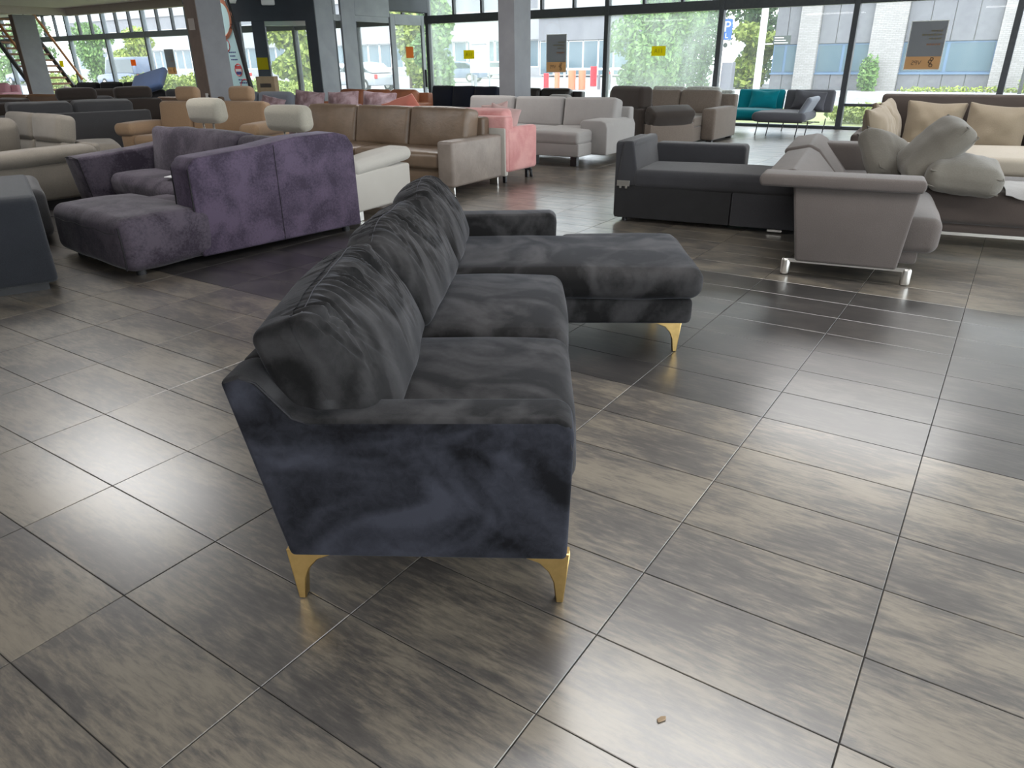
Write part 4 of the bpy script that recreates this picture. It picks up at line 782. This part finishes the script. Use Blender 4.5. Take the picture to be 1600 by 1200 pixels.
# brick office across the street (front at y = 38)
q = 38/26
bo = thing('office_building', (-5, 38, 0), 0, 'pale brick office with grey panels and blue-framed windows across the street', 'building'); H = 7.0
def fx(px_u): return px_u*q+5
piers = [(-6.42, -5.82), (-4.31, -3.40), (-1.03, .2), (2.4, 3.4)]
bays = [(-7.2, -6.42, 1), (-5.82, -4.31, 0), (-3.40, -1.03, 2), (.2, 2.4, 0)]
for a, b in piers: box('brick_pier', 'brick', bo, (fx(a), fx(b)), (-.25, .6), (0, H))
for a, b, kd in bays:
    xa, xb = fx(a), fx(b); nP = 2 if kd == 1 else (3 if kd == 0 else 4)
    for zz0, zz1 in ((0, .74), (1.98, 3.95), (5.2, H)):
        for k in range(nP): box('facade_panel', 'panelg', bo, (xa+(xb-xa)*k/nP+.015, xa+(xb-xa)*(k+1)/nP-.015), (.0, .2), (zz0+.01, zz1-.01), .008, 1)
        box('panel_joint', 'kerbm', bo, (xa, xb), (.1, .25), (zz0, zz1))
    for z0, z1 in ((.74, 1.98), (3.95, 5.2)):
        f = box('window', 'framebl', bo, (xa, xb), (.08, .3), (z0, z1), .01, 1); nW = 2 if kd else 2
        for k in range(nW): g = box('window_pane', 'winblue', f, ((xa-xb)/2+(xb-xa)*k/nW+.06, (xa-xb)/2+(xb-xa)*(k+1)/nW-.06), (-.13, -.11), (-(z1-z0)/2+.07, (z1-z0)/2-.07))
        box('window_sill', 'framebl', bo, (xa-.02, xb+.02), (-.06, .1), (z0-.05, z0+.01))
box('body', 'panelg', bo, (fx(-7.2), fx(3.4)), (.3, 9), (0, H)); box('roof', 'gband', bo, (fx(-7.3), fx(3.5)), (-.3, 9.2), (H, H+.3))

# long white building far behind
wb = thing('office_building', (-60, 74, 0), 0, 'long white building with window strips across the far car park', 'building')
box('lower_wall', 'wbuild', wb, (-85, 24), (0, 12), (-.05, .8)); box('fascia', 'wbuild', wb, (-85, 24), (-.3, 12), (3.6, 6.6)); box('recess', 'gband', wb, (-85, 24), (.8, 12), (.8, 3.6)); box('upper_wall', 'wbuild', wb, (-85, 24), (0, 12), (8.4, 13)); box('upper_strip', 'gband', wb, (-85, 24), (.2, 12), (6.6, 8.4))
for k in range(54): x = -84+k*2; f = box('window', 'pole', wb, (x, x+1.86), (.3, .7), (.8, 3.6)); box('window_pane', 'winblue', f, (-.83, .83), (-.22, -.2), (-1.3, 1.3))
for k in range(18): x = 4+k*1.1-.0; f = box('upper_window', 'pole', wb, (x-9, x-8.1), (-.05, .25), (8.6, 10.2)); box('window_pane', 'winblue', f, (-.4, .4), (-.17, -.15), (-.7, .7))
gb = thing('office_building', (-34, 66, 0), 0, 'lower grey clad wing of the far white building with shopfront glass', 'building')
box('cladding', 'gband', gb, (-7, 6), (0, 7), (3.2, 5.2)); box('fascia', 'wbuild', gb, (-7, 6), (-.2, 7), (5.2, 8.5)); box('recess', 'gband', gb, (-7, 6), (.6, 7), (0, 3.2))
for k in range(8): x = -7+k*1.62; f = box('shop_window', 'pole', gb, (x+.03, x+1.58), (.2, .5), (.1, 3.15)); box('window_pane', 'winblue', f, (-.72, .72), (-.17, -.15), (-1.45, 1.45))

# street furniture
def post(name, mat, x, y, r0, h, label, cat, sides=12):
    o = cyl(name, mat, None, (0, 0), r0, 0, h, sides); o.location = (x, y, -.02); return tag(o, label, cat)
pl = thing('lamp_post', (-10.4, 35.6, 0), 0, 'white lamp pole before the trees right of the parking sign', 'lamp'); cyl('pole', 'pole', pl, (0, 0), .16, -.04, 7, 12, .14)
sg = thing('street_sign', (-10.4, 35.6, 0), 0, 'dark street name board on a bracket beside the white lamp pole', 'sign'); box('board', 'signdark', sg, (.5, 1.25), (-.02, .02), (1.95, 2.3), .01, 1); box('bracket', 'pole', sg, (.14, .5), (-.015, .015), (1.95, 2.0)); 
for k in range(3): box('print', 'pole', sg, (.56, 1.15-.1*k), (-.024, -.02), (2.0+k*.1, 2.03+k*.1))
ps = thing('parking_sign', (-12.2, 35.8, 0), 0, 'blue parking sign on a thin white post left of the white lamp pole', 'sign'); cyl('post', 'pole', ps, (-.06, 0), .05, -.04, 3.2, 8); box('plate', 'signblue', ps, (-.1, .36), (-.08, -.05), (2.2, 3.05), .01, 1); box('lower_plate', 'pole', ps, (-.1, .34), (-.08, -.05), (1.78, 2.15), .01, 1); text('lettering', 'P', 'pole', ps, .62, (.13, -.082, 2.72), (90, 0, 0))
text('lettering', 'L', 'pole', ps, .3, (.13, -.082, 2.36), (90, 0, 0)); cyl('lower_emblem', 'signdark', ps, (0, 0), .1, 0, .006).matrix_local = Matrix.Translation((.12, -.081, 1.97)) @ Matrix.Rotation(R(90), 4, 'X')
cb_ = box('utility_cabinet', 'greyp', None, (-12.25, -11.75), (36.0, 36.5), (-.04, 1.25), .02, 1); tag(cb_, 'grey utility cabinet behind the parking sign post', 'cabinet')
for k, (x, y, mt, rr, h, lab) in enumerate(((-21.45, 35.3, 'red', .14, .82, 'short red post, leftmost behind the black-brown sofa'), (-20.9, 35.5, 'orangep', .14, .85, 'pale orange post left of the orange pair'), (-20.45, 36.3, 'orangep', .2, .95, 'wide orange post, left one of the pair'), (-20.0, 36.6, 'orangep', .19, .95, 'wide orange post, right one of the pair'), (-21.9, 41.5, 'red', .2, 1.1, 'tall red post right of the orange pair'), (-20.9, 41.3, 'red', .2, .8, 'red post beside the dark window mullion'), (-19.2, 37.0, 'greyp', .08, .72, 'thin grey post between the red posts'), (-18.4, 36.6, 'greyp', .09, .75, 'thin grey post by the window mullion'), (-25.9, 35, 'greyp', .1, .75, 'grey post in front of the blue car'))):
    o = post('bollard', mt, x, y, rr, h, lab, 'bollard')
    o['group'] = 'posts along the car park'
rl = thing('barrier_rail', (-21.5, 43, 0)); box('rail', 'pole', rl, (-3.5, 3.5), (0, .1), (.85, .98), .01, 1); [box('post', 'pole', rl, (q-.05, q+.05), (0, .1), (-.04, .85)) for q in (-3.3, 0, 3.3)]; tag(rl, 'white barrier rail behind the red and orange posts', 'barrier')
sl_ = thing('street_lamp', (-.3, 36, 0), 0, 'dark street lamp with round white head at the right edge', 'lamp'); cyl('pole', 'black', sl_, (0, 0), .07, -.04, 2.3, 10); bm = bmesh.new(); bmesh.ops.create_uvsphere(bm, u_segments=16, v_segments=10, radius=.3); mk('globe', bm, 'pole', sl_, (0, 0, 2.5)); cyl('collar', 'black', sl_, (0, 0), .2, 2.2, 2.32, 12)
ns_ = thing('notice_board', (-29.6, 40.5, 0), 0, 'white notice board on two posts left of the square pillar', 'sign'); box('board', 'pole', ns_, (-.75, .75), (-.03, .03), (.75, 2.6), .01, 1); cyl('post', 'greyp', ns_, (-.7, .06), .05, -.04, 2.6, 8); cyl('post', 'greyp', ns_, (.7, .06), .05, -.04, 2.6, 8); box('print', 'greyp', ns_, (-.6, .6), (-.036, -.03), (2.35, 2.45)); box('print', 'greyp', ns_, (-.6, .1), (-.036, -.03), (1.9, 1.94))
def car(label, x, y, rz, paint, L_=4.3, H_=1.45, van=False):
    r = thing('van' if van else 'car', (x, y, 0), rz, label, 'van' if van else 'car'); W_ = 1.75; hl = L_/2
    low = [(-hl, .28), (-hl, .62), (-hl+.15, .8), (-hl*.45, .92), (hl*.6, .94), (hl-.05, .85), (hl, .5), (hl, .28)]
    if van: up = [(-hl*.62, .9), (-hl*.42, H_), (hl*.98, H_), (hl*.99, .9)]
    else: up = [(-hl*.5, .9), (-hl*.16, H_-.04), (hl*.05, H_), (hl*.5, H_-.08), (hl*.9, .92)]
    prism('body', paint, r, low, -W_/2, W_/2, .06, 3, axis='y'); prism('cabin', paint, r, up, -W_/2+.1, W_/2-.1, .05, 2, axis='y')
    gl = [(a*.96+.0, .95+(b-.9)*.82 if b > .92 else .96) for a, b in up]; prism('side_glass', 'cargl', r, [(a*.9, min(b, H_-.1)) for a, b in gl], -W_/2+.085, W_/2-.085, .01, 1, axis='y')
    bm = bmesh.new(); a, b = up[0], up[1]; vs = [bm.verts.new((p[0]-.02, s*(W_/2-.2), p[1]+o)) for p, s, o in ((a, -1, .06), (a, 1, .06), (b, 1, -.06), (b, -1, -.06))]; bm.faces.new(vs); bmesh.ops.solidify(bm, geom=bm.faces[:], thickness=.03); mk('windscreen', bm, 'cargl', r)
    for xx in (-hl*.62, hl*.62):
        for s in (-1, 1):
            wl = cyl('wheel', 'tyre', r, (0, 0), .32, -.1, .1, 18); wl.matrix_local = Matrix.Translation((xx, s*(W_/2-.08), .3)) @ Matrix.Rotation(R(90), 4, 'X'); cyl('hub_cap', 'chrome', wl, (0, 0), .19, -.11, .11, 12)
    for s in (-1, 1): box('tail_lamp', 'lamp_red', r, (hl-.06, hl+.01), (s*.7-.1, s*.7+.1), (.62, .85), .01, 1)
    return r
car('silver car parked outside the lobby door', -31.2, 31.5, -8, 'carsilver'); car('blue-grey car parked beyond the columnar tree', -37.2, 48, 15, 'carblue'); car('dark car with white roof line outside the leftmost window', -73, 33, 0, 'carblue', 4.6, 1.6)
car('blue-grey van parked beyond the hedge outside the far left windows', -53, 30.5, 0, 'carblue', 5.0, 1.95, True); car('white car outside the window with the brown poster', -50, 36, 10, 'carwhite'); car('pale car far behind the red posts', -42, 60, 0, 'carsilver'); car('silver car parked beyond the bushy tree by the lobby', -44, 41, 20, 'carsilver')

wc = prism('wood_chip', 'carton', None, [(-.012, -.004), (.008, -.006), (.014, .001), (.004, .006), (-.01, .004)], .0005, .005, .001, 1, axis='z', loc=(-.382, 1.159, 0), rot=(0, 0, 60)); tag(wc, 'tiny chip of tan wood lying on the foreground tiles', 'chip')
